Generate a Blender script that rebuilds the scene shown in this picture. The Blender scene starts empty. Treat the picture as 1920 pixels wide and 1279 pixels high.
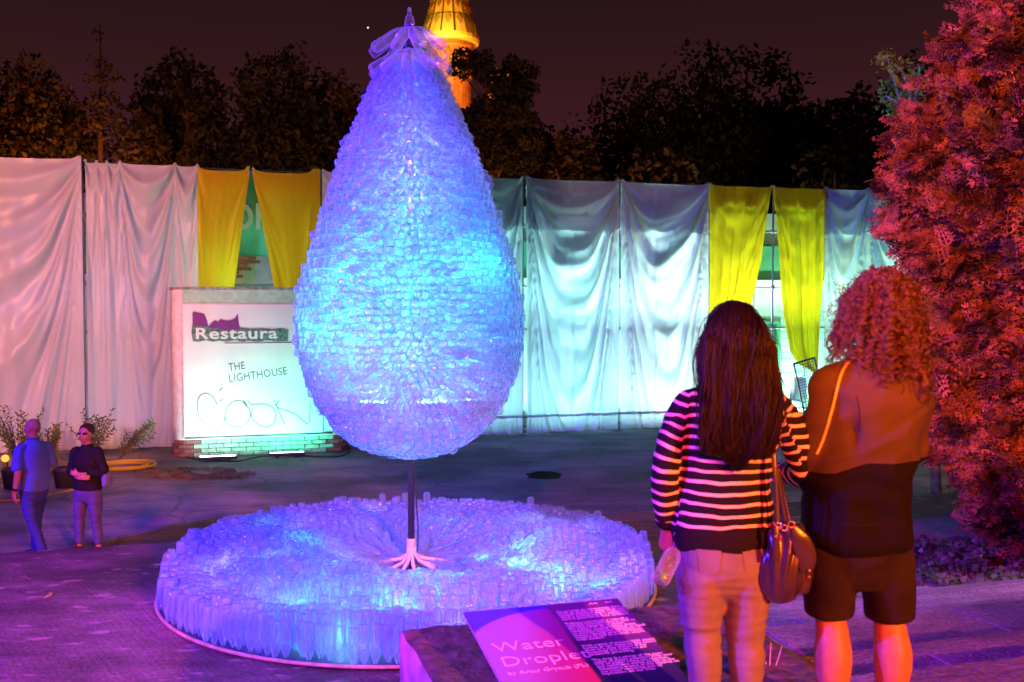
import bpy, bmesh, math, random
import numpy as np
from mathutils import Vector, Matrix, noise
from mathutils.bvhtree import BVHTree
R = math.radians
rnd = random.Random(7)
nr = np.random.RandomState(11)
SC = bpy.context.scene
COL = SC.collection
# ---------------------------------------------------------------- camera
FPX = 1867.0
CAM = Vector((0, 0, 3.10))
PITCH = math.atan((639.5 - 575.0) / FPX)
camd = bpy.data.cameras.new('camera'); cam = bpy.data.objects.new('camera', camd); COL.objects.link(cam)
cam.location = CAM; cam.rotation_euler = (R(90) - PITCH, 0, 0)
camd.sensor_width = 36.0; camd.lens = FPX / 1920 * 36.0; camd.clip_end = 2000; camd.clip_start = .05
camd.dof.use_dof = True; camd.dof.focus_distance = 10.3; camd.dof.aperture_fstop = 4.0
SC.camera = cam
# ---------------------------------------------------------------- render settings, night sky
SC.render.engine = 'CYCLES'
cy = SC.cycles
cy.use_denoising = True; cy.max_bounces = 10; cy.diffuse_bounces = 5; cy.glossy_bounces = 3
cy.transmission_bounces = 6; cy.transparent_max_bounces = 20; cy.sample_clamp_indirect = 3.0
cy.caustics_reflective = False; cy.caustics_refractive = False
vs = SC.view_settings
vs.view_transform = 'Standard'; vs.look = 'None'; vs.gamma = 1.0; vs.use_curve_mapping = False; vs.exposure = 0.0
AX = R(16.7); CA, SA = math.cos(AX), math.sin(AX)
U = Vector((CA, SA, 0)); V = Vector((-SA, CA, 0))

W = bpy.data.worlds.new('World'); SC.world = W; W.use_nodes = True
wt = W.node_tree; wt.nodes.clear()
def wn(t, **k):
    n = wt.nodes.new(t)
    for a, b in k.items(): setattr(n, a, b)
    return n
wo = wn('ShaderNodeOutputWorld'); bg = wn('ShaderNodeBackground'); bs = wn('ShaderNodeBackground'); ad = wn('ShaderNodeAddShader')
sky = wn('ShaderNodeTexSky'); sky.sky_type = 'NISHITA'; sky.sun_disc = False
sky.sun_elevation = R(-6); sky.sun_rotation = R(200)
bs.inputs[1].default_value = 0.004
wt.links.new(sky.outputs[0], bs.inputs[0])
tc = wn('ShaderNodeTexCoord'); sx = wn('ShaderNodeSeparateXYZ'); rp = wn('ShaderNodeValToRGB')
wt.links.new(tc.outputs['Generated'], sx.inputs[0]); wt.links.new(sx.outputs[2], rp.inputs[0])
cr = rp.color_ramp       # light pollution of the town: reddish haze over the horizon, darker upward
cr.elements[0].position = 0.0; cr.elements[0].color = (.105, .022, .036, 1)
cr.elements[1].position = 1.0; cr.elements[1].color = (.006, .004, .005, 1)
for pos, c in ((.12, (.070, .015, .024, 1)), (.22, (.040, .0105, .0135, 1)), (.33, (.0175, .0072, .0080, 1)), (.5, (.010, .0055, .006, 1))):
    e = cr.elements.new(pos); e.color = c
wt.links.new(rp.outputs[0], bg.inputs[0]); bg.inputs[1].default_value = 0.85
wt.links.new(bg.outputs[0], ad.inputs[0]); wt.links.new(bs.outputs[0], ad.inputs[1]); wt.links.new(ad.outputs[0], wo.inputs[0])

def lamp(kind, name, loc, target, power, color, size=.3, spot=60, blend=.4, sizey=None, spread=None):
    d = bpy.data.lights.new(name, kind); d.energy = power; d.color = color
    if kind == 'SPOT': d.spot_size = R(spot); d.spot_blend = blend; d.shadow_soft_size = size
    elif kind == 'AREA':
        d.shape = 'RECTANGLE'; d.size = size; d.size_y = sizey or size
        if spread: d.spread = R(spread)
    elif kind == 'POINT': d.shadow_soft_size = size
    o = bpy.data.objects.new(name, d); COL.objects.link(o); o.location = loc
    if target is not None:
        o.rotation_euler = (Vector(target) - Vector(loc)).to_track_quat('-Z', 'Y').to_euler()
    return o
lamp('SPOT', 'lilac_drop_fill', (-7.5, -5.0, 7.0), (-1.2, 10.4, 2.1), 11000, (.36, .15, 1), .25, 27, .5)  # unseen spot added to colour the bottle drop lilac
lamp('SPOT', 'tree_warm_fill', (-13.5, 33, 1.5), (-19.5, 45, 5.5), 12000, (1, .24, .04), .4, 75, .9)  # unseen warm lamps added to brighten the far trees
lamp('SPOT', 'tree_warm_fill', (-9, 32, 1.0), (-10, 44, 7.5), 1900, (1, .36, .16), .4, 80, .9)
lamp('SPOT', 'tree_warm_fill', (1.5, 30, 1.0), (3.0, 44, 7.0), 2600, (1, .34, .14), .4, 80, .9)
lamp('SPOT', 'tree_warm_fill', (9, 30, 1.0), (7.5, 40, 6.5), 1500, (1, .55, .25), .4, 85, .9)
# faint moonlight
sd = bpy.data.lights.new('moonlight', 'SUN'); sd.energy = .004; sd.angle = R(.5); sd.color = (1, .9, .8)
so = bpy.data.objects.new('moonlight', sd); COL.objects.link(so); so.rotation_euler = (R(55), 0, R(200))
def F(u, v, z): return Vector((u * CA - v * SA, u * SA + v * CA, z))
# stage lights of the festival: red-magenta and orange behind the viewers, violet-blue from the left
for _k in range(-2, 3):      # a row of narrow red beams, kept below the foot of the cloth wall
    _a = R(_k*10.0)
    lamp('SPOT', 'red_floodlight', (-3.0+_k*.12, -22, 12.5), (-3.0+40*math.sin(_a)+1.5, -22+40*math.cos(_a), 12.5-40*math.tan(R(24.5))), 17500, (1, .015, .06), .2, 20, .45)
lamp('SPOT', 'orange_floodlight', (-9.0, -12.0, 7.0), (6.6, 10.2, 4.2), 72000, (1, .13, .002), .25, 16, .35)
lamp('SPOT', 'orange_floodlight', (9.4, -12.0, 7.0), (1.35, 3.5, 1.75), 40000, (1, .15, .005), .2, 15.5, .4)
lamp('SPOT', 'blue_floodlight', (-14, .5, 8.5), (-.6, 9.5, 1.5), 25000, (.09, .025, 1), .25, 62, .6)
lamp('SPOT', 'violet_floodlight', (-13.0, 3.0, 6.5), (5.4, 9.0, 3.0), 17000, (.42, .01, 1), .25, 36, .6)
lamp('SPOT', 'amber_floodlight', (-10.5, 8.5, 5.0), (-10.0, 21.5, 4.2), 8500, (1, .30, .12), .3, 56, .8)
lamp('SPOT', 'pink_floodlight', (-7.0, 8.0, 6.0), (-8.5, 21.5, 1.0), 2300, (.30, .12, 1), .3, 66, .8)
lamp('SPOT', 'warm_plaza_fill', (9, 5.0, 9.0), (-1.5, 17, 0), 2600, (1, .45, .33), .3, 84, .6)  # unseen lamp, set to warm the plaza towards brown

# ---------------------------------------------------------------- pixel helpers (used once to place real geometry)
def ray(x, y):
    d = Vector(((x - 960.0) / FPX, 1.0, -(y - 639.5) / FPX))
    c, s = math.cos(-PITCH), math.sin(-PITCH)
    return Vector((d.x, d.y * c - d.z * s, d.y * s + d.z * c))
def P(x, y, Y): d = ray(x, y); return CAM + d * (Y / d.y)
def G(x, y, z=0.0): d = ray(x, y); return CAM + d * ((z - CAM.z) / d.z)
def WP(x, y, v): d = ray(x, y); t = v / d.dot(V); p = d * t; return (p.dot(U), CAM.z + p.z)     # (u, z) on the plane at v
def uv(p): return (p.dot(U), p.dot(V))

# ---------------------------------------------------------------- object helpers
def tag(o, label=None, cat=None, group=None, kind=None):
    if label: o['label'] = label
    if cat: o['category'] = cat
    if group: o['group'] = group
    if kind: o['kind'] = kind
    return o
def empty(name, loc, rz=0.0, label=None, cat=None, group=None):
    o = bpy.data.objects.new(name, None); COL.objects.link(o); o.location = loc; o.rotation_euler = (0, 0, rz)
    o.empty_display_size = .2
    return tag(o, label, cat, group)
def link(name, me, mat=None, parent=None, smooth=False):
    if mat is not None:
        me.materials.clear()
        for m in (mat if isinstance(mat, (list, tuple)) else [mat]): me.materials.append(m)
    if smooth: me.polygons.foreach_set('use_smooth', [True] * len(me.polygons))
    o = bpy.data.objects.new(name, me); COL.objects.link(o)
    if parent is not None: o.parent = parent
    return o
class MB:
    def __init__(s): s.v = []; s.f = []; s.n = 0; s.m = []
    def add(s, vs, fs, mi=0):
        b = s.n; s.v.extend([tuple(x) for x in vs]); s.f.extend([tuple(i + b for i in f) for f in fs]); s.m.extend([mi] * len(fs)); s.n += len(vs)
    def box(s, a, b, M=None, bev=0, mi=0):
        x0, y0, z0 = a; x1, y1, z1 = b
        if bev <= 0:
            vs = [(x0,y0,z0),(x1,y0,z0),(x1,y1,z0),(x0,y1,z0),(x0,y0,z1),(x1,y0,z1),(x1,y1,z1),(x0,y1,z1)]
            fs = [(0,3,2,1),(4,5,6,7),(0,1,5,4),(1,2,6,5),(2,3,7,6),(3,0,4,7)]
        else:
            vs = []; fs = []
            e = bev
            cs = [(x0,y0),(x1,y0),(x1,y1),(x0,y1)]; sg = [(1,1),(-1,1),(-1,-1),(1,-1)]
            def ring(z, ins):
                r = []
                for (x,y),(sx_,sy_) in zip(cs, sg):
                    a_ = (x+sx_*(e+ins), y+sy_*ins); b_ = (x+sx_*ins, y+sy_*(e+ins))
                    r += [b_, a_] if (sx_*sy_ > 0) else [a_, b_]
                b0 = len(vs); vs.extend([(p[0],p[1],z) for p in r]); return b0
            rs = [ring(z0, e*.7), ring(z0+e, 0), ring(z1-e, 0), ring(z1, e*.7)]
            for q in range(3):
                for i in range(8):
                    j = (i+1) % 8; fs.append((rs[q]+i, rs[q]+j, rs[q+1]+j, rs[q+1]+i))
            fs.append(tuple(rs[0]+i for i in reversed(range(8)))); fs.append(tuple(rs[3]+i for i in range(8)))
        if M is not None: vs = [M @ Vector(v) for v in vs]
        s.add(vs, fs, mi)
    def tube(s, pts, rad, seg=8, cap=True, mi=0):
        pts = [Vector(p) for p in pts]; n = len(pts)
        rads = rad if isinstance(rad, (list, tuple)) else [rad] * n
        t0 = (pts[1] - pts[0]).normalized(); ref = Vector((0,0,1)) if abs(t0.z) < .9 else Vector((1,0,0))
        side = t0.cross(ref).normalized(); vs = []
        for i, p in enumerate(pts):
            t = (pts[min(i+1,n-1)] - pts[max(i-1,0)]).normalized()
            side = (side - t * side.dot(t)).normalized(); up = t.cross(side)
            for k in range(seg):
                a = 2*math.pi*k/seg; vs.append(p + (side*math.cos(a) + up*math.sin(a)) * rads[i])
        fs = [(i*seg+k, i*seg+(k+1)%seg, (i+1)*seg+(k+1)%seg, (i+1)*seg+k) for i in range(n-1) for k in range(seg)]
        if cap: fs += [tuple(reversed(range(seg))), tuple((n-1)*seg+k for k in range(seg))]
        s.add(vs, fs, mi)
    def lathe(s, prof, seg=16, M=None, mi=0):
        vs = []
        for r, z in prof:
            for k in range(seg):
                a = 2*math.pi*k/seg; vs.append(Vector((r*math.cos(a), r*math.sin(a), z)))
        n = len(prof)
        fs = [(i*seg+k, i*seg+(k+1)%seg, (i+1)*seg+(k+1)%seg, (i+1)*seg+k) for i in range(n-1) for k in range(seg)]
        if prof[0][0] > 1e-4: fs.append(tuple(reversed(range(seg))))
        if prof[-1][0] > 1e-4: fs.append(tuple((n-1)*seg+k for k in range(seg)))
        if M is not None: vs = [M @ v for v in vs]
        s.add(vs, fs, mi)
    def ell(s, c, r, M=None, nu=14, nv=10, mi=0):
        c = Vector(c); vs = []; fs = []
        for i in range(1, nv):
            th = math.pi*i/nv
            for k in range(nu):
                a = 2*math.pi*k/nu; q = Vector((r[0]*math.sin(th)*math.cos(a), r[1]*math.sin(th)*math.sin(a), r[2]*math.cos(th)))
                vs.append(c + (M @ q if M is not None else q))
        top = Vector((0,0,r[2])); bot = -top
        vs.append(c + (M @ top if M is not None else top)); vs.append(c + (M @ bot if M is not None else bot))
        T = len(vs)-2; Bm = len(vs)-1
        for i in range(nv-2):
            for k in range(nu): fs.append((i*nu+k, (i+1)*nu+k, (i+1)*nu+(k+1)%nu, i*nu+(k+1)%nu))
        for k in range(nu): fs.append((T, k, (k+1)%nu)); fs.append((Bm, (nv-2)*nu+(k+1)%nu, (nv-2)*nu+k))
        s.add(vs, fs, mi)
    def mesh(s, name='m'):
        me = bpy.data.meshes.new(name); me.from_pydata([tuple(v) for v in s.v], [], s.f)
        if any(s.m): me.polygons.foreach_set('material_index', s.m)
        me.update(); return me
    def build(s, name, mat, parent=None, smooth=False):
        me = s.mesh(name); o = link(name, me, mat, parent, smooth)
        return o
def np_mesh(name, verts, faces):      # verts (n,3) float, faces (m,k) int with equal k
    me = bpy.data.meshes.new(name); nf, k = faces.shape
    me.vertices.add(len(verts)); me.vertices.foreach_set('co', verts.astype('f').ravel())
    me.loops.add(nf*k); me.loops.foreach_set('vertex_index', faces.astype('i').ravel())
    me.polygons.add(nf); me.polygons.foreach_set('loop_start', np.arange(0, nf*k, k, dtype='i'))
    me.update(calc_edges=True); me.validate(); return me
def scatter(proto_v, proto_f, mats):  # mats: (n,3,4) ; returns joined verts, faces
    n = len(mats); nv = len(proto_v)
    M = np.asarray(mats); vs = np.einsum('nij,kj->nki', M[:, :, :3], proto_v) + M[:, None, :, 3]
    fs = proto_f[None] + (np.arange(n) * nv)[:, None, None]
    return vs.reshape(-1, 3), fs.reshape(-1, proto_f.shape[1])

# ---------------------------------------------------------------- materials
MATS = {}
def mat(name, base=(.5,.5,.5), rough=.7, spec=.3, metal=0.0, noise_scale=None, var=.25, bump=0.0, bump_scale=40, base2=None, emit=None, es=0.0, detail=6, coat=0, dist=.02, trans=0.0):
    if name in MATS: return MATS[name]
    m = bpy.data.materials.new(name); m.use_nodes = True; nt = m.node_tree; b = nt.nodes['Principled BSDF']
    b.inputs['Base Color'].default_value = (*base, 1); b.inputs['Roughness'].default_value = rough
    b.inputs['Specular IOR Level'].default_value = spec; b.inputs['Metallic'].default_value = metal
    if coat: b.inputs['Coat Weight'].default_value = coat
    if trans: b.inputs['Transmission Weight'].default_value = trans
    t = nt.nodes.new('ShaderNodeTexCoord')
    if noise_scale:
        n = nt.nodes.new('ShaderNodeTexNoise'); n.inputs['Scale'].default_value = noise_scale; n.inputs['Detail'].default_value = detail
        nt.links.new(t.outputs['Object'], n.inputs['Vector'])
        r = nt.nodes.new('ShaderNodeValToRGB'); nt.links.new(n.outputs['Fac'], r.inputs[0])
        c2 = base2 or tuple(c*(1-var) for c in base); c1 = base if base2 else tuple(min(1, c*(1+var)) for c in base)
        r.color_ramp.elements[0].color = (*c2, 1); r.color_ramp.elements[1].color = (*c1, 1)
        r.color_ramp.elements[0].position = .35; r.color_ramp.elements[1].position = .65
        nt.links.new(r.outputs[0], b.inputs['Base Color'])
    if bump:
        n2 = nt.nodes.new('ShaderNodeTexNoise'); n2.inputs['Scale'].default_value = bump_scale; n2.inputs['Detail'].default_value = 8
        nt.links.new(t.outputs['Object'], n2.inputs['Vector'])
        bp = nt.nodes.new('ShaderNodeBump'); bp.inputs['Strength'].default_value = bump; bp.inputs['Distance'].default_value = dist
        nt.links.new(n2.outputs['Fac'], bp.inputs['Height']); nt.links.new(bp.outputs[0], b.inputs['Normal'])
    if emit: b.inputs['Emission Color'].default_value = (*emit, 1); b.inputs['Emission Strength'].default_value = es
    MATS[name] = m; return m

def ground_mat(name, c1, c2, scale, cracks=True, rough=.75, fleck=None, dots=False):
    m = bpy.data.materials.new(name); m.use_nodes = True; nt = m.node_tree; L = nt.links; b = nt.nodes['Principled BSDF']
    b.inputs['Roughness'].default_value = rough; b.inputs['Specular IOR Level'].default_value = .35
    t = nt.nodes.new('ShaderNodeTexCoord')
    n = nt.nodes.new('ShaderNodeTexNoise'); n.inputs['Scale'].default_value = scale; n.inputs['Detail'].default_value = 10; n.inputs['Roughness'].default_value = .65
    mp = nt.nodes.new('ShaderNodeMapping'); mp.inputs['Rotation'].default_value = (0, 0, -AX); mp.inputs['Scale'].default_value = (.55, 1.3, 1)
    L.new(t.outputs['Object'], mp.inputs[0]); L.new(mp.outputs[0], n.inputs['Vector'])
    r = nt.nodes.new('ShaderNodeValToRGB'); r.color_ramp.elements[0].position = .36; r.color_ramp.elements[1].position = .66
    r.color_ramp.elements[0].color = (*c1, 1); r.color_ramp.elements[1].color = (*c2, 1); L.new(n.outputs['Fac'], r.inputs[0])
    nb = nt.nodes.new('ShaderNodeTexNoise'); nb.inputs['Scale'].default_value = .42; nb.inputs['Detail'].default_value = 3; L.new(t.outputs['Object'], nb.inputs['Vector'])  # broad dark patches painted in for the shadows of unseen onlookers
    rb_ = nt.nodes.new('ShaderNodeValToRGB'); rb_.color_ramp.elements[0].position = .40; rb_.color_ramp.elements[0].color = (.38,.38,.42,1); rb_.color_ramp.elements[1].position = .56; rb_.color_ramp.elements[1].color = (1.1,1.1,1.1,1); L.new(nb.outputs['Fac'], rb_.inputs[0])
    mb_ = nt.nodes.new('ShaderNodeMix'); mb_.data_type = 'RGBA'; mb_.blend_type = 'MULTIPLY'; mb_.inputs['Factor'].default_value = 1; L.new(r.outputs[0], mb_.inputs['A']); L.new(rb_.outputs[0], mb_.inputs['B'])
    col = mb_.outputs['Result']
    n2 = nt.nodes.new('ShaderNodeTexNoise'); n2.inputs['Scale'].default_value = 38; n2.inputs['Detail'].default_value = 8; L.new(t.outputs['Object'], n2.inputs['Vector'])
    mx = nt.nodes.new('ShaderNodeMix'); mx.data_type = 'RGBA'; mx.blend_type = 'MULTIPLY'; mx.inputs['Factor'].default_value = .65
    r2 = nt.nodes.new('ShaderNodeValToRGB'); r2.color_ramp.elements[0].position = .3; r2.color_ramp.elements[0].color = (.35,.35,.35,1); r2.color_ramp.elements[1].position = .65; r2.color_ramp.elements[1].color = (1.25,1.25,1.25,1)
    L.new(n2.outputs['Fac'], r2.inputs[0]); L.new(col, mx.inputs['A']); L.new(r2.outputs[0], mx.inputs['B']); col = mx.outputs['Result']
    h = n2.outputs['Fac']
    if fleck:
        n3 = nt.nodes.new('ShaderNodeTexNoise'); n3.inputs['Scale'].default_value = fleck; n3.inputs['Detail'].default_value = 5; L.new(mp.outputs[0], n3.inputs['Vector'])
        r3 = nt.nodes.new('ShaderNodeValToRGB'); r3.color_ramp.elements[0].position = .60; r3.color_ramp.elements[0].color = (0,0,0,1); r3.color_ramp.elements[1].position = .70; r3.color_ramp.elements[1].color = (1,1,1,1)
        L.new(n3.outputs['Fac'], r3.inputs[0])
        m3 = nt.nodes.new('ShaderNodeMix'); m3.data_type = 'RGBA'; L.new(r3.outputs[0], m3.inputs['Factor']); L.new(col, m3.inputs['A']); m3.inputs['B'].default_value = (*[min(.75, c*1.45) for c in c2], 1); col = m3.outputs['Result']
    if cracks:
        nd = nt.nodes.new('ShaderNodeTexNoise'); nd.inputs['Scale'].default_value = 1.3; nd.inputs['Detail'].default_value = 6; L.new(t.outputs['Object'], nd.inputs['Vector'])
        va = nt.nodes.new('ShaderNodeMix'); va.data_type = 'RGBA'; va.inputs['Factor'].default_value = .32; L.new(t.outputs['Object'], va.inputs['A']); L.new(nd.outputs['Color'], va.inputs['B'])
        vo = nt.nodes.new('ShaderNodeTexVoronoi'); vo.feature = 'DISTANCE_TO_EDGE'; vo.inputs['Scale'].default_value = .75; L.new(va.outputs['Result'], vo.inputs['Vector'])
        r4 = nt.nodes.new('ShaderNodeValToRGB'); r4.color_ramp.elements[0].position = .0; r4.color_ramp.elements[0].color = (.12,.12,.12,1); r4.color_ramp.elements[1].position = .018; r4.color_ramp.elements[1].color = (1,1,1,1)
        L.new(vo.outputs['Distance'], r4.inputs[0])
        m4 = nt.nodes.new('ShaderNodeMix'); m4.data_type = 'RGBA'; m4.blend_type = 'MULTIPLY'; m4.inputs['Factor'].default_value = .5; L.new(col, m4.inputs['A']); L.new(r4.outputs[0], m4.inputs['B']); col = m4.outputs['Result']
    if dots:   # worn grooved paving pattern, in patches
        wv = nt.nodes.new('ShaderNodeTexVoronoi'); wv.inputs['Scale'].default_value = 26; wv.inputs['Randomness'].default_value = .08; L.new(mp.outputs[0], wv.inputs['Vector'])
        nm = nt.nodes.new('ShaderNodeTexNoise'); nm.inputs['Scale'].default_value = .8; L.new(t.outputs['Object'], nm.inputs['Vector'])
        r5 = nt.nodes.new('ShaderNodeValToRGB'); r5.color_ramp.elements[0].position = .48; r5.color_ramp.elements[1].position = .56; L.new(nm.outputs['Fac'], r5.inputs[0])
        mm = nt.nodes.new('ShaderNodeMath'); mm.operation = 'MULTIPLY'; L.new(wv.outputs['Distance'], mm.inputs[0]); L.new(r5.outputs[0], mm.inputs[1])
        ma = nt.nodes.new('ShaderNodeMath'); ma.operation = 'MULTIPLY_ADD'; L.new(mm.outputs[0], ma.inputs[0]); ma.inputs[1].default_value = -.5; L.new(n2.outputs['Fac'], ma.inputs[2]); h = ma.outputs[0]
    L.new(col, b.inputs['Base Color'])
    bp = nt.nodes.new('ShaderNodeBump'); bp.inputs['Strength'].default_value = .8; bp.inputs['Distance'].default_value = .03
    L.new(h, bp.inputs['Height']); L.new(bp.outputs[0], b.inputs['Normal'])
    MATS[name] = m; return m

def cloth_mat(name, col, tr=.5, tcol=None):
    m = bpy.data.materials.new(name); m.use_nodes = True; nt = m.node_tree; L = nt.links; nt.nodes.clear()
    o = nt.nodes.new('ShaderNodeOutputMaterial'); d = nt.nodes.new('ShaderNodeBsdfDiffuse'); t = nt.nodes.new('ShaderNodeBsdfTranslucent'); mx = nt.nodes.new('ShaderNodeMixShader')
    g = nt.nodes.new('ShaderNodeBsdfGlossy'); g.inputs['Roughness'].default_value = .38; m2 = nt.nodes.new('ShaderNodeMixShader'); m2.inputs[0].default_value = .03
    d.inputs[0].default_value = (*col, 1); t.inputs[0].default_value = (*(tcol or col), 1); mx.inputs[0].default_value = tr
    g.inputs[0].default_value = (*[min(1, c*1.1+.05) for c in col], 1)
    w = nt.nodes.new('ShaderNodeTexNoise'); w.inputs['Scale'].default_value = 220; w.inputs['Detail'].default_value = 2
    tcn = nt.nodes.new('ShaderNodeTexCoord'); L.new(tcn.outputs['Object'], w.inputs['Vector'])
    bp = nt.nodes.new('ShaderNodeBump'); bp.inputs['Strength'].default_value = .15; bp.inputs['Distance'].default_value = .002; L.new(w.outputs['Fac'], bp.inputs['Height'])
    L.new(bp.outputs[0], d.inputs['Normal'])
    L.new(d.outputs[0], mx.inputs[1]); L.new(t.outputs[0], mx.inputs[2]); L.new(mx.outputs[0], m2.inputs[1]); L.new(g.outputs[0], m2.inputs[2]); L.new(m2.outputs[0], o.inputs[0])
    MATS[name] = m; return m

def plastic_mat(name, tint=(.86,.93,1), lo=.24, hi=.80, tr=.5, gl=.10):
    m = bpy.data.materials.new(name); m.use_nodes = True; nt = m.node_tree; L = nt.links; nt.nodes.clear()
    o = nt.nodes.new('ShaderNodeOutputMaterial')
    d = nt.nodes.new('ShaderNodeBsdfDiffuse'); t = nt.nodes.new('ShaderNodeBsdfTranslucent'); g = nt.nodes.new('ShaderNodeBsdfGlossy'); tp = nt.nodes.new('ShaderNodeBsdfTransparent')
    d.inputs[0].default_value = (*tint, 1); t.inputs[0].default_value = (*tint, 1); g.inputs['Roughness'].default_value = .12; tp.inputs[0].default_value = (.97,.985,1,1)
    a = nt.nodes.new('ShaderNodeMixShader'); a.inputs[0].default_value = tr; L.new(d.outputs[0], a.inputs[1]); L.new(t.outputs[0], a.inputs[2])
    b = nt.nodes.new('ShaderNodeMixShader'); b.inputs[0].default_value = gl; L.new(a.outputs[0], b.inputs[1]); L.new(g.outputs[0], b.inputs[2])
    lw = nt.nodes.new('ShaderNodeLayerWeight'); lw.inputs[0].default_value = .35
    mr = nt.nodes.new('ShaderNodeMapRange'); mr.inputs['To Min'].default_value = lo; mr.inputs['To Max'].default_value = hi; L.new(lw.outputs['Facing'], mr.inputs['Value'])
    c = nt.nodes.new('ShaderNodeMixShader'); L.new(mr.outputs[0], c.inputs[0]); L.new(tp.outputs[0], c.inputs[1]); L.new(b.outputs[0], c.inputs[2])
    tcn = nt.nodes.new('ShaderNodeTexCoord'); w = nt.nodes.new('ShaderNodeTexNoise'); w.inputs['Scale'].default_value = 30; L.new(tcn.outputs['Object'], w.inputs['Vector'])
    bp = nt.nodes.new('ShaderNodeBump'); bp.inputs['Strength'].default_value = .3; bp.inputs['Distance'].default_value = .01; L.new(w.outputs['Fac'], bp.inputs['Height'])
    L.new(bp.outputs[0], g.inputs['Normal'])
    L.new(c.outputs[0], o.inputs[0]); MATS[name] = m; return m

def leaf_mat(name, c1, c2, rough=.5, tr=.25):
    m = bpy.data.materials.new(name); m.use_nodes = True; nt = m.node_tree; L = nt.links; nt.nodes.clear()
    o = nt.nodes.new('ShaderNodeOutputMaterial'); p = nt.nodes.new('ShaderNodeBsdfPrincipled'); t = nt.nodes.new('ShaderNodeBsdfTranslucent'); mx = nt.nodes.new('ShaderNodeMixShader')
    p.inputs['Roughness'].default_value = rough; p.inputs['Specular IOR Level'].default_value = .25
    tcn = nt.nodes.new('ShaderNodeTexCoord'); n = nt.nodes.new('ShaderNodeTexNoise'); n.inputs['Scale'].default_value = 3.5; n.inputs['Detail'].default_value = 5; L.new(tcn.outputs['Object'], n.inputs['Vector'])
    r = nt.nodes.new('ShaderNodeValToRGB'); r.color_ramp.elements[0].position = .38; r.color_ramp.elements[1].position = .62; r.color_ramp.elements[0].color = (*c1,1); r.color_ramp.elements[1].color = (*c2,1)
    L.new(n.outputs['Fac'], r.inputs[0]); L.new(r.outputs[0], p.inputs['Base Color']); L.new(r.outputs[0], t.inputs[0]); mx.inputs[0].default_value = tr
    L.new(p.outputs[0], mx.inputs[1]); L.new(t.outputs[0], mx.inputs[2]); L.new(mx.outputs[0], o.inputs[0]); MATS[name] = m; return m
def glow(name, col, s):
    m = bpy.data.materials.new(name); m.use_nodes = True; nt = m.node_tree; nt.nodes.clear()
    o = nt.nodes.new('ShaderNodeOutputMaterial'); e = nt.nodes.new('ShaderNodeEmission'); e.inputs[0].default_value = (*col,1); e.inputs[1].default_value = s; nt.links.new(e.outputs[0], o.inputs[0]); MATS[name] = m; return m

def text_obj(body, size, M, mt, parent, name='lettering', bold=0.0, sx=1.0, extr=.002, space=1.0, align='LEFT', line=1.0):
    c = bpy.data.curves.new('t', 'FONT'); c.body = body; c.size = size; c.extrude = extr; c.offset = bold; c.space_character = space; c.align_x = align; c.space_line = line; c.resolution_u = 3
    o = bpy.data.objects.new('t', c); COL.objects.link(o)
    dg = bpy.context.evaluated_depsgraph_get(); me = bpy.data.meshes.new_from_object(o.evaluated_get(dg)); bpy.data.objects.remove(o); bpy.data.curves.remove(c)
    me.transform(M @ Matrix.Diagonal((sx, 1, 1, 1)))
    return link(name, me, mt, parent)
# ================================================================ ground, terrace, stairs
M_asph = ground_mat('plaza_concrete', (.17,.165,.165), (.35,.34,.34), 1.1, True, .7)
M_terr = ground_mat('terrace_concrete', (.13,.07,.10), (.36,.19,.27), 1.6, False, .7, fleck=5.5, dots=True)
M_step = ground_mat('step_stone', (.22,.20,.21), (.46,.43,.43), 2.3, False, .8)
M_gran = mat('granite_block', (.20,.15,.14), .6, .35, noise_scale=9, base2=(.07,.045,.045), bump=.9, bump_scale=22, detail=10, dist=.03)
M_pale = mat('pale_stone_face', (.5,.42,.38), .8, .2, noise_scale=6, var=.35, bump=.7, bump_scale=30)
g = MB(); g.add([(-400,-60,0),(400,-60,0),(400,600,0),(-400,600,0)], [(0,1,2,3)]); tag(g.build('ground', M_asph), kind='structure')
def boxF(a, b, **k):     # box given in (u, v, z)
    m = MB(); m.box(a, b, **k); m.v = [tuple(F(*q)) for q in m.v]; return m
TE = 12.9
t = MB()
ns = 120   # terrace slab: slightly broken front edge
vs = []; fs = []
for i in range(ns+1):
    u = -16 + 36*i/ns; e = TE + .02*noise.noise(Vector((u*1.7, 3, 0))) + .012*noise.noise(Vector((u*9, 1, 0)))
    for (v, z) in ((-3, .2), (e-.03, .2), (e, .175), (e, -.3)): vs.append(F(u, v, z))
for i in range(ns):
    for k in range(3): a = i*4+k; fs.append((a, a+4, a+5, a+1))
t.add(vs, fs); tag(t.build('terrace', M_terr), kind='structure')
# stone block in front of the viewer carrying the sign
bb = MB(); uL, uR = uv(P(747,1190,4.86))[0], uv(P(1330,1130,5.31))[0]
bm = bmesh.new(); bmesh.ops.create_cube(bm, size=1); 
for v in bm.verts: v.co = Vector((v.co.x*(uR-uL), v.co.y*1.25, v.co.z*1.32))
bmesh.ops.subdivide_edges(bm, edges=bm.edges[:], cuts=26, use_grid_fill=True)
for v in bm.verts:
    c = v.co; hx, hy, hz = (uR-uL)/2, .625, .66; r = .035
    q = Vector((max(-hx+r, min(hx-r, c.x)), max(-hy+r, min(hy-r, c.y)), max(-hz+r, min(hz-r, c.z))))
    d = c - q
    if d.length > 1e-6: v.co = q + d.normalized()*r
    v.co += Vector((noise.noise(c*4), noise.noise(c*4+Vector((5,0,0))), noise.noise(c*5+Vector((0,9,0)))))*.014 + Vector((0,0,1))*.007*noise.noise(c*19)
me = bpy.data.meshes.new('stone_block'); bm.to_mesh(me); bm.free()
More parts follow.
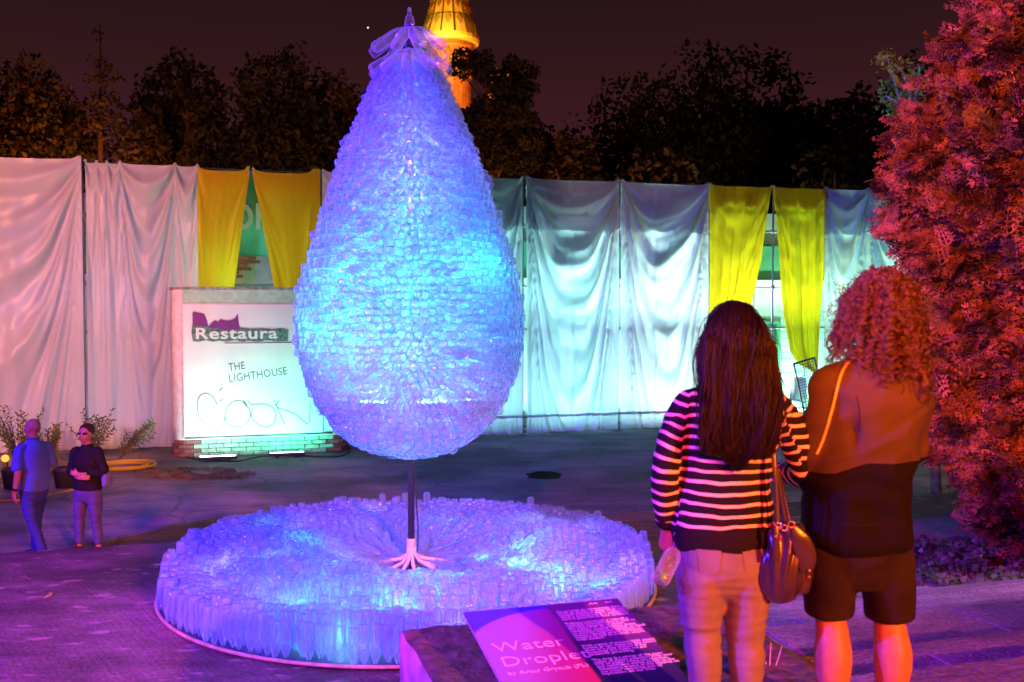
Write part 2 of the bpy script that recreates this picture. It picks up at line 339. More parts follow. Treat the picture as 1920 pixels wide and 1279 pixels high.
blk = link('stone_block', me, [M_gran, M_pale], None, True); blk.location = F((uL+uR)/2, 4.8-.625, .86); blk.rotation_euler = (0,0,AX)
for p in me.polygons:
    if abs(p.normal.z) < .6: p.material_index = 1
tag(blk, 'rough reddish brown granite block with pale sides carrying the information sign', 'stone block')
# stairs
st = empty('stone_stairs', F(6, 4.4, .2), AX, None, None); st['kind'] = 'structure'
def step_row(v0, v1, z1, z0, u0, u1, stones, seed):
    rr = random.Random(seed); u = u0; base = Vector((6, 4.4, .2)); i = 0
    while u < u1 - .05:
        w = min(rr.uniform(*stones), u1-u); 
        if u1-(u+w) < .4: w = u1-u
        m = MB(); dz = rr.uniform(-.006, .006); dv = rr.uniform(-.015, .012)
        m.box((u+.005, v0, z0), (u+w-.005, v1+dv, z1+dz), bev=.007)
        m.v = [(q[0]-base.x, q[1]-base.y, q[2]-base.z) for q in m.v]
        m.build('step_stone', M_step, st); u += w
step_row(2.3, 3.7, 1.48, 1.2, 2.0, 11, (.9, 1.6), 1)
step_row(3.66, 4.35, 1.33, 1.0, 2.0, 11, (.7, 1.5), 2)
step_row(4.31, 5.2, 1.19, .85, 2.0, 11, (.9, 1.7), 3)
zz = [1.04, .90, .76, .62, .48, .34]; vv = 5.2
for k, z in enumerate(zz): step_row(vv-.02, vv+.5, z, z-.3, 2.4, 11, (.8, 1.6), 10+k); vv += .5
up = boxF((-3.0, -6, .9), (12, 2.32, 1.478), bev=.01); tag(up.build('upper_terrace', M_step), kind='structure')
up = boxF((.6, 2.3, .9), (2.02, 3.62, 1.476), bev=.01); tag(up.build('upper_landing', M_step), kind='structure')

# ================================================================ scaffold wall with cloth
WV = 22.8
M_white = cloth_mat('white_cloth', (.78,.80,.82), .55)
M_yel = cloth_mat('yellow_cloth', (.72,.50,.015), .55, (.80,.55,.01))
M_tube = mat('galvanised_tube', (.35,.36,.38), .45, .5, metal=.7)
M_dark = mat('dark_metal', (.04,.04,.05), .5, .5)
def zt(x): # top rope height at pixel column x
    return WP(x, np.interp(x, [0,155,370,600,985,1160,1330,1640,1920], [291,299,313,322,334,339,347,356,361]), WV)[1]
def curtain(name, label, xa, xb, xba=None, xbb=None, ybot=None, mt=None, hooks=(0,1), amp=.075, lam=.52, seed=0, cat='curtain', group=None, vfold=.03, nvf=6, ledge=None, redge=None, hem=1.25, topsag=.05, v=WV, zb=None, wav=0, rough=1.0):
    """cloth hung between pixel columns xa..xb; ledge/redge = lists of (t, pixel x) for slanting sides"""
    rr = random.Random(seed); ph = [rr.uniform(0, 6.28) for _ in range(8)]
    u0, u1 = WP(xa, 330, v)[0], WP(xb, 340, v)[0]; H0 = zt((xa+xb)/2)
    zb_ = zb if zb is not None else (.06 if ybot is None else WP((xa+xb)/2, ybot, v)[1])
    H = H0 - zb_
    nx = max(40, int((u1-u0)*34)); nz = int(H*20)
    base = Vector((u0, v, zb_)); root = empty(name, F(u0, v, zb_), AX, label, cat, group)
    hk = list(hooks); vs = []
    def disp(a, tt):
        k = 0
        while k < len(hk)-2 and a > hk[k+1]: k += 1
        w = (hk[k+1]-hk[k])*(u1-u0); x = max(-1, min(1, (a-hk[k])/(hk[k+1]-hk[k])*2-1))
        Tm = tt*H
        den = (1-x*x) + .10
        warp = .10*noise.noise(Vector((a*3+seed, tt*3, seed*1.7)))
        m = Tm/den/ (w*.9+.4) * (1+warp*1.4)
        env = math.exp(-m*.36) * min(1, m*4) * min(1, (1-x*x)*2.2+.12)
        prim = math.cos(2*math.pi*(m*w/lam*.62)**.82 + ph[k%8] + 1.7*noise.noise(Vector((a*2.2, tt*2.2, seed+.5))))
        sharp = (abs(prim)**.7)*(1 if prim > 0 else -1)
        d = amp*env*sharp
        d += amp*.36*env*math.cos(2*math.pi*(m*w/lam*1.55)**.9 + ph[(k+2)%8])
        ns_ = noise.noise(Vector((a*2.6+seed*3, tt*.8, 4.2)))
        vf = math.cos(2*math.pi*(nvf*a*(1+.25*ns_)) + ph[5] + 2.2*ns_) + .5*math.cos(2*math.pi*(nvf*2.3*a) + ph[6] + 3*ns_)
        d += vfold*(.25+.75*tt)*vf
        d += rough*(.018*noise.noise(Vector((a*9, tt*14, seed))) + .035*noise.noise(Vector((a*3, tt*2.5, seed+9))))
        return d
    for j in range(nz+1):
        tt = j/nz
        la, lb = 0.0, 1.0
        yy = None
        if ledge: la = (WP(np.interp(tt, [q[0] for q in ledge], [q[1] for q in ledge]), 450, v)[0]-u0)/(u1-u0)
        if redge: lb = (WP(np.interp(tt, [q[0] for q in redge], [q[1] for q in redge]), 450, v)[0]-u0)/(u1-u0)
        for i in range(nx+1):
            a0 = i/nx; a = la + (lb-la)*a0
            xk = 0; k = 0
            while k < len(hk)-2 and a0 > hk[k+1]: k += 1
            xk = max(-1, min(1, (a0-hk[k])/(hk[k+1]-hk[k])*2-1))
            z = H - tt*H - topsag*(1-xk*xk)*(1-tt)*min(1, 1) + (.06*math.exp(-((1-abs(xk))*14)**2) if tt < .02 else 0)
            if tt > .93: z += wav*math.sin(a0*6+seed)*(tt-.93)/.07
            y = -abs(0) + disp(a0, tt) - .02
            if la > 0 or lb < 1: y += .05*rough*math.sin(a0*math.pi*5+seed)*tt
            vs.append((a*(u1-u0), y, z))
    vs = np.array(vs); idx = np.arange((nz+1)*(nx+1)).reshape(nz+1, nx+1)
    fs = np.stack([idx[:-1,:-1], idx[1:,:-1], idx[1:,1:], idx[:-1,1:]], -1).reshape(-1,4)
    me = np_mesh('cloth', vs, fs); o = link('cloth', me, mt, root, True)
    if hem:   # the end of the cloth folded over the rope and hanging down behind
        nh = 14; vs2 = []
        for j in range(nh+1):
            tt = j/nh*hem/H
            for i in range(nx+1):
                b_ = vs[min(nz, int(round(tt*nz)))*(nx+1)+i]; z = H - j/nh*hem - topsag*.6
                vs2.append((b_[0], b_[1]+.045+.02*math.sin(i*.2+seed), z))
        idx = np.arange((nh+1)*(nx+1)).reshape(nh+1, nx+1)
        fs2 = np.stack([idx[:-1,:-1], idx[1:,:-1], idx[1:,1:], idx[:-1,1:]], -1).reshape(-1,4)
        link('folded_hem', np_mesh('folded_hem', np.array(vs2), fs2), mt, root, True)
    M_tie = mat('tie_cord', (.55,.55,.52), .8, .2)
    for h_ in hk:
        if h_ > 1 or mt is None: continue
        m = MB(); x_ = h_*(u1-u0); m.tube([(x_+.03*math.sin(k*1.05), -.02+.035*math.cos(k*1.05), H+.015*math.sin(k*.6)) for k in range(7)], .007, 5, cap=False); m.tube([(x_, -.05, H),(x_+.015, -.065, H-.09),(x_-.005, -.06, H-.16)], .005, 5); m.build('tie', M_tie, root)
    return root
GW = 'white cloth sheets hung on the scaffold'; GY = 'yellow cloth drapes hung on the scaffold'
curtain('hung_cloth', 'white sheet beyond the left end of the visible row', -620, -196, mt=M_white, hooks=(0,.5,1), seed=21, cat='cloth sheet', group=GW, amp=.10, lam=.8, hem=.95)
curtain('hung_cloth', 'wide white sheet at the far left end of the scaffold, lit peach and violet', -190, 153, mt=M_white, hooks=(0,.995), seed=1, cat='cloth sheet', group=GW, amp=.12, lam=.85, vfold=.03, nvf=4, hem=.95)
curtain('hung_cloth', 'white sheet between the dark pole gap and the yellow drape behind the kiosk', 160, 370, mt=M_white, hooks=(0,.10,.19,.30,.80,1), seed=2, cat='cloth sheet', group=GW, amp=.11, lam=.62, vfold=.035, nvf=4, hem=.8)
curtain('hung_cloth', 'flat ochre yellow drape left of the green gap, above the kiosk', 371, 470, ybot=560, mt=M_yel, hooks=(0,.95), seed=3, cat='drape', group=GY, redge=[(0,470),(.1,466),(1,436)], ledge=[(0,371),(1,364)], amp=.012, vfold=.004, nvf=3, hem=.5, topsag=.10, lam=.9, rough=.25)
curtain('hung_cloth', 'flat ochre yellow drape right of the green gap, beside the bottle drop', 474, 600, ybot=560, mt=M_yel, hooks=(0,.9), seed=4, cat='drape', group=GY, ledge=[(0,474),(1,517)], amp=.012, vfold=.004, nvf=3, hem=.5, topsag=.10, lam=.9, rough=.25)
curtain('hung_cloth', 'white sheet mostly hidden behind the bottle drop', 604, 800, mt=M_white, hooks=(0,1), seed=5, cat='cloth sheet', group=GW)
curtain('hung_cloth', 'white sheet whose right edge shows just right of the bottle drop', 803, 979, mt=M_white, hooks=(0,.5,1), seed=6, cat='cloth sheet', group=GW, amp=.085)
curtain('hung_cloth', 'bluish white sheet with deep swags, first whole one right of the bottle drop', 987, 1160, mt=M_white, hooks=(0,1), seed=7, cat='cloth sheet', group=GW, amp=.15, lam=.58, vfold=.025, nvf=5)
curtain('hung_cloth', 'white sheet with deep swags left of the bright yellow drape', 1165, 1328, mt=M_white, hooks=(0,1), seed=8, cat='cloth sheet', group=GW, amp=.15, lam=.58, vfold=.025, nvf=5)
curtain('hung_cloth', 'bright yellow gathered drape directly above the long haired woman', 1331, 1446, ybot=700, mt=M_yel, hooks=(0,1), seed=9, cat='drape', group=GY, redge=[(0,1446),(.4,1425),(.75,1398),(1,1375)], amp=.02, vfold=.045, nvf=5, hem=.6, topsag=.03)
curtain('hung_cloth', 'long yellow drape gathered to a curved tip between the two spectators', 1449, 1551, ybot=700, mt=M_yel, hooks=(0,1), seed=10, cat='drape', group=GY, ledge=[(0,1449),(.35,1460),(.7,1472),(.88,1483),(.95,1498),(1,1530)], redge=[(0,1551),(.5,1545),(1,1534)], amp=.02, vfold=.05, nvf=4, hem=.6, topsag=.03)
curtain('hung_cloth', 'white sheet right of the yellow drapes, partly hidden by the curly haired man', 1546, 1720, mt=M_white, hooks=(0,.45,1), seed=11, cat='cloth sheet', group=GW, amp=.08)
curtain('hung_cloth', 'white sheet glimpsed through the conifer branches at the right', 1723, 1990, mt=M_white, hooks=(0,1), seed=12, cat='cloth sheet', group=GW, amp=.08)
# scaffold: one thing
sc0 = WP(155, 500, WV)[0]; sc = empty('scaffold', F(sc0, WV+.12, 0), AX, 'tube scaffold with joints and base plates holding up the cloth sheets', 'scaffold')
posts = [-625, -200, 156, 372, 602, 801, 980, 1160, 1330, 1449, 1549, 1722, 1990]
for x in posts:
    u = WP(x, 500, WV+.12)[0]-sc0; m = MB(); zt_ = zt(x)+.06
    m.tube([(u,0,.02),(u,0,zt_)], .026, 10)
    for z in (.55, 2.55, 3.6, 5.05): m.lathe([(.04,z-.05),(.05,z-.03),(.05,z+.03),(.04,z+.05)], 10, Matrix.Translation((u,0,0)))
    p = m.build('upright_tube', M_tube, sc, True)
    m = MB(); m.box((u-.1,-.1,.004),(u+.1,.1,.016)); m.lathe([(.018,.016),(.018,.3)],8,Matrix.Translation((u,0,0))); m.box((u-.09,-.012,.19),(u+.09,.012,.215)); m.build('base_plate', M_dark, p)
    m = MB(); m.tube([(u,.95,.02),(u,.95,5.3)], .026, 8); m.build('rear_upright_tube', M_tube, sc, True)
for a, b in zip(posts[:-1], posts[1:]):
    ua, ub = WP(a, 500, WV+.12)[0]-sc0, WP(b, 500, WV+.12)[0]-sc0
    for z, yo in ((2.55, .04), (5.05, .04), (3.6,.99), (.42, .04)):
        if 360 < a < 480 and z == 5.05: continue
        m = MB(); m.tube([(ua,yo,z),(ub,yo,z)], .026, 8); m.build('ledger_tube', M_tube, sc, True)
    m = MB(); m.tube([(ua,0,zt(a)),((ua+ub)/2,0,(zt(a)+zt(b))/2-.015),(ub,0,zt(b))], .012, 6); m.build('top_rope', M_dark, sc)
ua, ub = WP(1168, 500, WV+.2)[0]-sc0, WP(1300, 500, WV+.2)[0]-sc0
m = MB(); m.tube([(ua,.10,2.5),(ub,.14,.25)], .026, 8); m.build('brace_tube', M_tube, sc, True)
ua, ub = WP(-60, 500, WV+.2)[0]-sc0, WP(150, 500, WV+.2)[0]-sc0
# ================================================================ building behind the cloth
BV = WV + 1.9
M_wallb = mat('painted_wall', (.62,.66,.62), .85, .2, noise_scale=1.4, var=.18, bump=.5, bump_scale=18)
M_green = mat('green_fascia', (.10,.42,.25), .45, .5, noise_scale=1.1, var=.22)
M_brick = mat('old_brick', (.32,.11,.09), .9, .2, noise_scale=8, var=.3, bump=.6, bump_scale=40)
M_wht = mat('white_paint', (.75,.76,.74), .6, .3, noise_scale=3, var=.08)
bl = empty('pavilion_building', F(-2, BV, 0), AX, 'low green and white pavilion seen through the gaps between the drapes', 'building')
uB = -2
bR0, bR1 = WP(601, 500, BV)[0]-uB, WP(2050, 500, BV)[0]-uB
zTop = WP(1448, 401, BV)[1]
gz0, gz1 = WP(1430, 525, BV)[1], WP(1430, 461, BV)[1]
d0, d1 = WP(1432, 600, BV)[0]-uB, WP(1461, 600, BV)[0]-uB
dz1 = WP(1448, 603, BV)[1]; dz0 = WP(1448, 735, BV)[1]
m = MB()
for a, b, c, d in ((-14, 0, d0-.4, gz0), (d1, 0, bR1, gz0), (d0-.4, dz1, d1, gz0)): m.box((a,0,b),(c,.3,d))
m.box((-14,0.02,gz1),(bR1,.3,zTop))
m.build('wall', M_wallb, bl)
m = MB(); m.box((-14,-.14,gz0),(bR1,.28,gz1), bev=.02); m.build('green_fascia', M_green, bl)
m = MB(); m.box((-14,-.3,gz0-.07),(bR1,.0,gz0-.012)); m.build('canopy_edge', M_wht, bl)
for k in range(18):       # weathered boards of the painted wall beside the door
    z = .12+.19*k
    if z > gz0-.3: break
    m = MB(); m.box((d1+.02,-.035,z),(d1+2.6+.02*rnd.uniform(-1,1),-.004,z+.175+rnd.uniform(-.006,.004)), bev=.006); m.build('board', M_wallb, bl)
fr = MB()
for q in (((d0-.35,-.05,dz0),(d0-.28,.1,dz1)),((d1-.07,-.05,dz0),(d1,.1,dz1)),((d0-.28,-.05,dz1-.07),(d1-.07,.1,dz1)),((d0-.28,-.05,dz0),(d1-.07,.1,dz0+.06)),((d0-.28,-.03,(dz0+dz1)/2+.3),(d1-.07,.08,(dz0+dz1)/2+.35))): fr.box(*q)
w_ = fr.build('window', M_green, bl)
M_glass = mat('dark_window_glass', (.05,.12,.10), .15, .6)
m = MB(); m.box((d0-.28,.02,dz0+.06),(d1-.07,.035,dz1-.07)); m.build('pane', M_glass, w_)
m = MB(); m.box((d0-.35,.11,dz0),(d1,.28,dz1)); m.build('curtained_interior', M_glass, bl)
# rounded green drum with letters over the left gap
cu, cz = WP(458, 400, BV-.9)[0]-uB, 4.1
m = MB(); seg = 40; RR = 1.75; prof = [(-1.0+.0, 1.0)]
vs = []; fs = []
zs = [(RR, WP(458,478,BV-.9)[1]), (RR, WP(458,334,BV-.9)[1]), (RR*.97, WP(458,325,BV-.9)[1]), (RR*.78, WP(458,314,BV-.9)[1]), (RR*.4, WP(458,309,BV-.9)[1]), (.01, WP(458,308,BV-.9)[1])]
zs = [(r, z) for r, z in zs]
m.lathe(zs, 48, Matrix.Translation((cu, .95, 0))); m.build('green_drum', M_green, bl, True)
zd0 = zs[0][1]
M_plas = mat('chipped_plaster', (.62,.66,.64), .85, .2, noise_scale=5, var=.12, bump=.5, bump_scale=25)
m = MB(); m.lathe([(RR-.03, 0),(RR-.03, zd0-.01)], 48, Matrix.Translation((cu,.95,0))); m.build('plaster_drum', M_plas, bl, True)
rb = random.Random(5)
for row in range(7):       # bare bricks where the plaster fell off
    z = zd0-.1-row*.085
    for k in range(-1, 4):
        ang = (-90-13.5 + k*6.3 + (3 if row % 2 else 0))
        if row > 3 and k > 1 or row > 5 and k > 0 or k == 3 and row > 1: continue
        Mx = Matrix.Translation((cu,.95,0)) @ Matrix.Rotation(R(ang+90),4,'Z') @ Matrix.Translation((0,-RR+.0,z))
        m = MB(); m.box((-.088,-.025+rb.uniform(-.01,.01),0),(.088,.06,.068), bev=.008); m.v = [tuple(Mx @ Vector(q)) for q in m.v]; m.build('brick', M_brick, bl)
for ch, px in (('O', 453), ('R', 493)):
    uu, z0 = WP(px, 429, BV-.8); uu -= uB; ddx = uu-cu
    yy = .95-math.sqrt(max(.1, RR*RR-ddx*ddx))-.03
    Mx = Matrix.Translation((uu, yy, z0)) @ Matrix.Rotation(math.asin(max(-1,min(1,ddx/RR))),4,'Z') @ Matrix.Rotation(R(90),4,'X')
    text_obj(ch, .82, Mx, M_wht, bl, 'letter', bold=.022, sx=.82, extr=.03, align='CENTER')
# clutter by the door seen between the two spectators
def wp(x, y, v): u, z = WP(x, y, v); return u, z
tv = WV+.9; ua, za = wp(1487, 865, tv)
tb = empty('white_cabinet', F(ua, tv, 0), AX, 'small white cabinet standing under the curved yellow drape tip', 'cabinet')
m = MB(); m.box((0,0,.05),(.42,.4,1.15), bev=.012); m.build('body', M_wht, tb); m = MB(); m.box((.02,-.02,.12),(.40,.0,1.08), bev=.006); m.build('door', M_wht, tb)
m = MB(); m.box((.36,-.035,.6),(.375,-.02,.72)); m.build('handle', M_dark, tb)
# leaning dark grid panel
ua, za = wp(1512, 865, WV-.5); gp = empty('grid_panel', F(ua, WV-.5, 0), AX, 'dark leaning panel with a grid of small round openings left of the curly haired man', 'panel')
m = MB(); lean = R(-14); Mx = Matrix.Rotation(lean, 4, 'Y')
for q in (((0,0,0),(.04,.03,1.7)),((.62,0,0),(.66,.03,1.7)),((.04,0,1.66),(.62,.03,1.7)),((.04,0,0),(.62,.03,.04))): m.box(*q, M=Mx)
m.build('frame', M_dark, gp)
m = MB()
for i in range(1,8): m.box((.04+i*.0725,.008,.04),(.052+i*.0725,.02,1.66), M=Mx)
for j in range(1,22): m.box((.04,.005,.04+j*.074),(.62,.017,.052+j*.074), M=Mx)
gq = m.build('grid', M_dark, gp)
# pallet like folding table behind
ua, _ = wp(1466, 830, WV+.6); tb2 = empty('folding_table', F(ua, WV+.6, 0), AX, 'low pale folding table behind the gap between the spectators', 'table')
m = MB(); m.box((0,0,.55),(.6,.5,.59), bev=.008); m.build('top', M_wht, tb2)
for a in (.03,.54):
    for b in (.03,.44): m = MB(); m.box((a,b,0),(a+.03,b+.03,.55)); m.build('leg', M_wht, tb2)
# lights on the ground behind the cloth: LED battens
M_led_c = glow('led_cyan_white', (.45,1,.85), 60); M_led_w = glow('led_white', (.85,1,.95), 26); M_led_g = glow('led_green', (.25,1,.62), 22)
M_led_d = glow('led_dim', (.6,1,.95), 5)
M_case = mat('lamp_casing', (.06,.06,.07), .5, .4)
def led_bar(base, rz, L, n, mt, label, group, pitch=0, case=M_case, small=False):
    r = empty('led_bar', base, rz, label, 'led light', group)
    m = MB(); m.box((-L/2,-.05,.03),(L/2,.05,.10), bev=.01); m.build('casing', case, r)
    m = MB(); m.box((-L/2+.12,-.035,0),(-L/2+.2,.035,.03)); m.box((L/2-.2,-.035,0),(L/2-.12,.035,.03)); m.build('bracket', case, r)
    for k in range(n):
        x = -L/2+.05+(L-.1)*k/(n-1)
        m = MB(); m.lathe([(.0,.112),(.016,.111),(.026,.105),(.028,.1005)][::-1], 10, Matrix.Translation((x,0,0))); m.build('lens', mt, r, True)
    return r
GL = 'led battens on the ground behind the sheets'
def back(x, power, col, dv=1.15, h=.22, w=1.1, tz=6.0, lab=None, tv_=-.7):
    power *= .40; u = WP(x, 700, WV+dv)[0]; lamp('AREA', 'upper_cloth_fill', F(u, WV+.95, 2.75), F(u, WV+.15, 6.6), power*.55, col, w, sizey=.12)  # the upper lamp is added, unseen, to even out light on the cloth
    u = WP(x, 700, WV+dv)[0]; o = lamp('AREA', 'batten_light', F(u, WV+dv, h), F(u, WV+dv+tv_, h+tz), power, col, w, sizey=.12)
    if lab: led_bar(F(u, WV+.35, 0), AX, .62 if w < 1.2 else .9, 12, M_led_d, lab, GL)
CW = (.60,1,.98)
bc_ = 0
back(700, 90, (.4,.95,1)); back(890, 170, (.34,1,.90))
back(1028, 230, (.34,1,.90), lab='led batten glowing behind the foot of the first sheet right of the drop')
back(1110, 140, (.34,1,.90)); 
back(1200, 300, (.55,.92,.98), lab='led batten glowing behind the foot of the sheet left of the woman')
back(1275, 230, (.60,.92,.98)); back(1375, 330, (.8,1,.62)); back(1500, 330, (.55,1,.60)); back(1640, 200, (.35,1,.85)); back(1800, 120, (.35,1,.85))
back(60, 22, (.55,.35,1)); back(250, 30, (.45,.42,1))
# green wash on the pavilion wall
for x, p in ((1405, 130), (1475, 170), (1560, 120)):
    u = WP(x, 700, WV+1.0)[0]; lamp('AREA', 'green_wash', F(u, WV+.9, .25), F(u, BV, 2.6), p, (.20,1,.55), .9, sizey=.12)
u = WP(458, 500, WV)[0]; lamp('AREA', 'green_drum_wash', F(u-.2, WV-.9, 3.62), F(u, WV+.4, 5.4), 22, (.25,1,.55), .8, sizey=.1)

# ================================================================ kiosk
KV = 21.4
kx0 = WP(322, 700, KV)[0]; kx1 = WP(655, 700, KV)[0]; Wk = kx1-kx0; Dk = 1.25; Rk = .34
zb1 = WP(450, 822, KV)[1]; zk1 = WP(450, 541, KV)[1]
M_kp = mat('kiosk_plaster', (.76,.78,.76), .8, .25, noise_scale=7, var=.12, bump=.7, bump_scale=16, dist=.02)
M_kb = mat('kiosk_board', (.78,.80,.79), .5, .4, noise_scale=1.5, var=.05)
M_bw = mat('painted_brick', (.36,.50,.40), .7, .3, noise_scale=8, var=.18, bump=.4)
M_br = mat('red_brick', (.30,.09,.09), .8, .3, noise_scale=8, var=.25, bump=.4)
M_mort = mat('mortar', (.14,.17,.15), .9, .1, noise_scale=10, var=.2)
M_ink = mat('dark_green_ink', (.02,.07,.06), .6, .3); M_purple = mat('purple_poster', (.22,.04,.22), .6, .3, noise_scale=4, var=.1)
kk = empty('advert_kiosk', F(kx0, KV, 0), AX, 'white plastered kiosk with brick foot, torn lettering and a drawn line tag', 'kiosk')
def rrect(W_, D_, r, n=8, o=0.0):
    pts = []
    for cx, cy_, a0 in ((r, r, 180), (W_-r, r, 270), (W_-r, D_-r, 0), (r, D_-r, 90)):
        for i in range(n+1): a = R(a0+90*i/n); pts.append((cx+(r+o)*math.cos(a), cy_+(r+o)*math.sin(a)))
    return pts
def extr(pts, zs_, wob=0):
    m = MB(); n = len(pts); vs = []
    for z in zs_: vs += [(p[0], p[1], z) for p in pts]
    fs = [(i*n+k, i*n+(k+1)%n, (i+1)*n+(k+1)%n, (i+1)*n+k) for i in range(len(zs_)-1) for k in range(n)]
    fs += [tuple(reversed(range(n))), tuple((len(zs_)-1)*n+k for k in range(n))]; m.add(vs, fs); return m
extr(rrect(Wk,Dk,Rk), [zb1-.0, zk1-.05, zk1-.02]).build('plaster_body', M_kp, kk, True).data.polygons.foreach_set('use_smooth', [False]*0 or [False]*(4*9*2+2))
extr(rrect(Wk,Dk,Rk,o=.05), [zk1-.02, zk1+.03]).build('cap_slab', mat('cap_plaster', (.30,.32,.30), .85, .2, noise_scale=12, var=.4), kk)
extr(rrect(Wk,Dk,Rk,o=-.05), [0, zb1]).build('mortar_core', M_mort, kk)
# bricks along the front and the rounded corners
def perim(s):   # distance along: left side corner -> front -> right corner
    a = math.pi/2*Rk
    if s < a: t_ = s/Rk; return (Rk-Rk*math.cos(t_), Rk-Rk*math.sin(t_)), -math.pi/2+t_
    s -= a
    if s < Wk-2*Rk: return (Rk+s, 0), 0
    s -= Wk-2*Rk; t_ = min(s/Rk, math.pi/2+.5); return (Wk-Rk+Rk*math.sin(t_), Rk-Rk*math.cos(t_)), t_
Lp = math.pi*Rk+Wk-2*Rk; rows = 4; bh = zb1/rows
for r in range(rows):
    s = -.0 - (.15 if r % 2 else 0)
    while s < Lp:
        w = .30; sm = s+w/2
        if 0 < sm < Lp:
            curved = sm < math.pi/2*Rk+.1 or sm > Lp-math.pi/2*Rk-.1
            (px_, py_), an = perim(sm); ww = w-.018
            m = MB(); Mx = Matrix.Translation((px_, py_, r*bh+.006)) @ Matrix.Rotation(an, 4, 'Z')
            pr = rb.uniform(-.006,.006)
            m.box((-ww/2,-.01+pr+(.01 if curved else 0),0),(ww/2,.07,bh-.012), bev=.005); m.v = [tuple(Mx @ Vector(q)) for q in m.v]
            m.build('brick', M_br if curved else M_bw, kk)
        s += w
# boards
def kp(x, y): u, z = WP(x, y, KV-.03); return u-kx0, z
bx0, bz0 = kp(345, 820); bx1, bz1 = kp(604, 571)
m = MB(); m.box((bx0,-.03,bz0),(bx1,-.003,bz1), bev=.004); m.build('front_board', M_kb, kk)
hz0, hz1 = kp(345, 568)[1], kp(345, 541)[1]
m = MB(); m.box((bx0,-.02,hz0),(bx1+.1,-.003,hz1-.02), bev=.004); m.build('header_band', mat('header_lit_green', (.40,.66,.48), .7, .3, noise_scale=6, var=.15, bump=.5), kk)  # plaster header, with the green lamp glow put into its colour
m = MB(); m.box((bx0+.02,-.042,bz0-.035),(bx1+.2,-.003,bz0-.004)); m.build('ledge', M_dark, kk)
X90 = Matrix.Rotation(R(90), 4, 'X')
def kt(x, y, dy=-.034): a, b = kp(x, y); return Matrix.Translation((a, dy, b)) @ X90
# torn purple poster remnant
pts = [(361,586),(363,584),(383,588),(388,600),(391,612),(398,604),(404,600),(408,603),(414,598),(420,600),(428,601),(436,599),(441,596),(446,588),(447,600),(450,620),(437,617),(428,619),(418,619),(408,615),(396,616),(388,612),(361,610)]
m = MB(); q = [kp(*p) for p in pts]; c = len(q); m.add([(a,-.036,b) for a,b in q]+[(a,-.031,b) for a,b in q], [tuple(range(c)), tuple(reversed(range(c,2*c)))]+[(i,(i+1)%c,c+(i+1)%c,c+i) for i in range(c)]); m.build('torn_poster', M_purple, kk)
# dark ragged strip behind the stencil letters
pts = [(360,610),(368,609),(380,610),(392,612),(404,613),(420,613),(430,612),(446,609),(452,614),(470,616),(492,615),(510,617),(528,615),(541,618),(540,639),(520,640),(500,638),(484,641),(466,639),(455,641),(440,638),(424,641),(412,639),(398,641),(386,638),(372,641),(362,640),(359,625)]
m = MB(); q = [kp(*p) for p in pts]; c = len(q); m.add([(a,-.0355,b) for a,b in q]+[(a,-.031,b) for a,b in q], [tuple(range(c)), tuple(reversed(range(c,2*c)))]+[(i,(i+1)%c,c+(i+1)%c,c+i) for i in range(c)]); m.build('torn_strip', mat('worn_green_print', (.02,.12,.09), .7, .3, noise_scale=22, base2=(.20,.30,.25), detail=8), kk)
sz = kp(0,611)[1]-kp(0,638)[1]
text_obj('Restaura', sz*1.16, kt(365,635.5,-.040), M_kb, kk, bold=.007, sx=1.33, extr=.003, space=1.08)
m = MB(); a, b = kp(421, 643.5); c_, _ = kp(549, 644); m.box((a,-.038,b-.006),(c_,-.031,b+.006)); m.build('ruled_line', M_ink, kk)
s2 = kp(0,680)[1]-kp(0,696)[1]
rot = Matrix.Rotation(R(7), 4, 'Z')
text_obj('THE', s2*1.38, kt(429,696) @ rot, M_ink, kk, bold=-.002, sx=.80, extr=.001)
text_obj('LIGHTHOUSE', s2*1.38, kt(429.5,717) @ rot, M_ink, kk, bold=-.002, sx=.84, extr=.001, space=1.04)
def penline(pts, w=.0085, name='drawn_line'):
    P_ = [kp(*p) for p in pts]; out = []
    n = len(P_)
    for i in range(n-1):
        p0 = P_[max(i-1,0)]; p1 = P_[i]; p2 = P_[i+1]; p3 = P_[min(i+2,n-1)]
        for k in range(5):
            t_ = k/5; out.append(tuple(.5*((2*p1[j])+(-p0[j]+p2[j])*t_+(2*p0[j]-5*p1[j]+4*p2[j]-p3[j])*t_*t_+(-p0[j]+3*p1[j]-3*p2[j]+p3[j])*t_**3) for j in (0,1)))
    out.append(P_[-1]); m = MB(); m.tube([(a,-.033,b) for a,b in out], w, 5); return m.build(name, M_ink, kk)
penline([(407,760),(402,748),(392,739),(382,738),(372,747),(370,765),(376,785),(390,800),(405,806),(416,800),(421,788),(419,778)])
penline([(462,762),(455,753),(445,751),(432,757),(424,770),(423,785),(431,797),(445,800),(458,797),(468,785),(468,770),(461,758),(456,750)])
penline([(464,750),(470,758),(482,758),(498,758),(512,765),(517,778),(514,793),(503,800),(490,799),(478,791),(471,780),(474,769)])
penline([(513,749),(520,765),(533,795)]); penline([(524,751),(518,762),(530,768),(555,777),(577,795),(581,775),(583,752)])
penline([(412,752),(418,749)]); penline([(411,733),(417,727)])
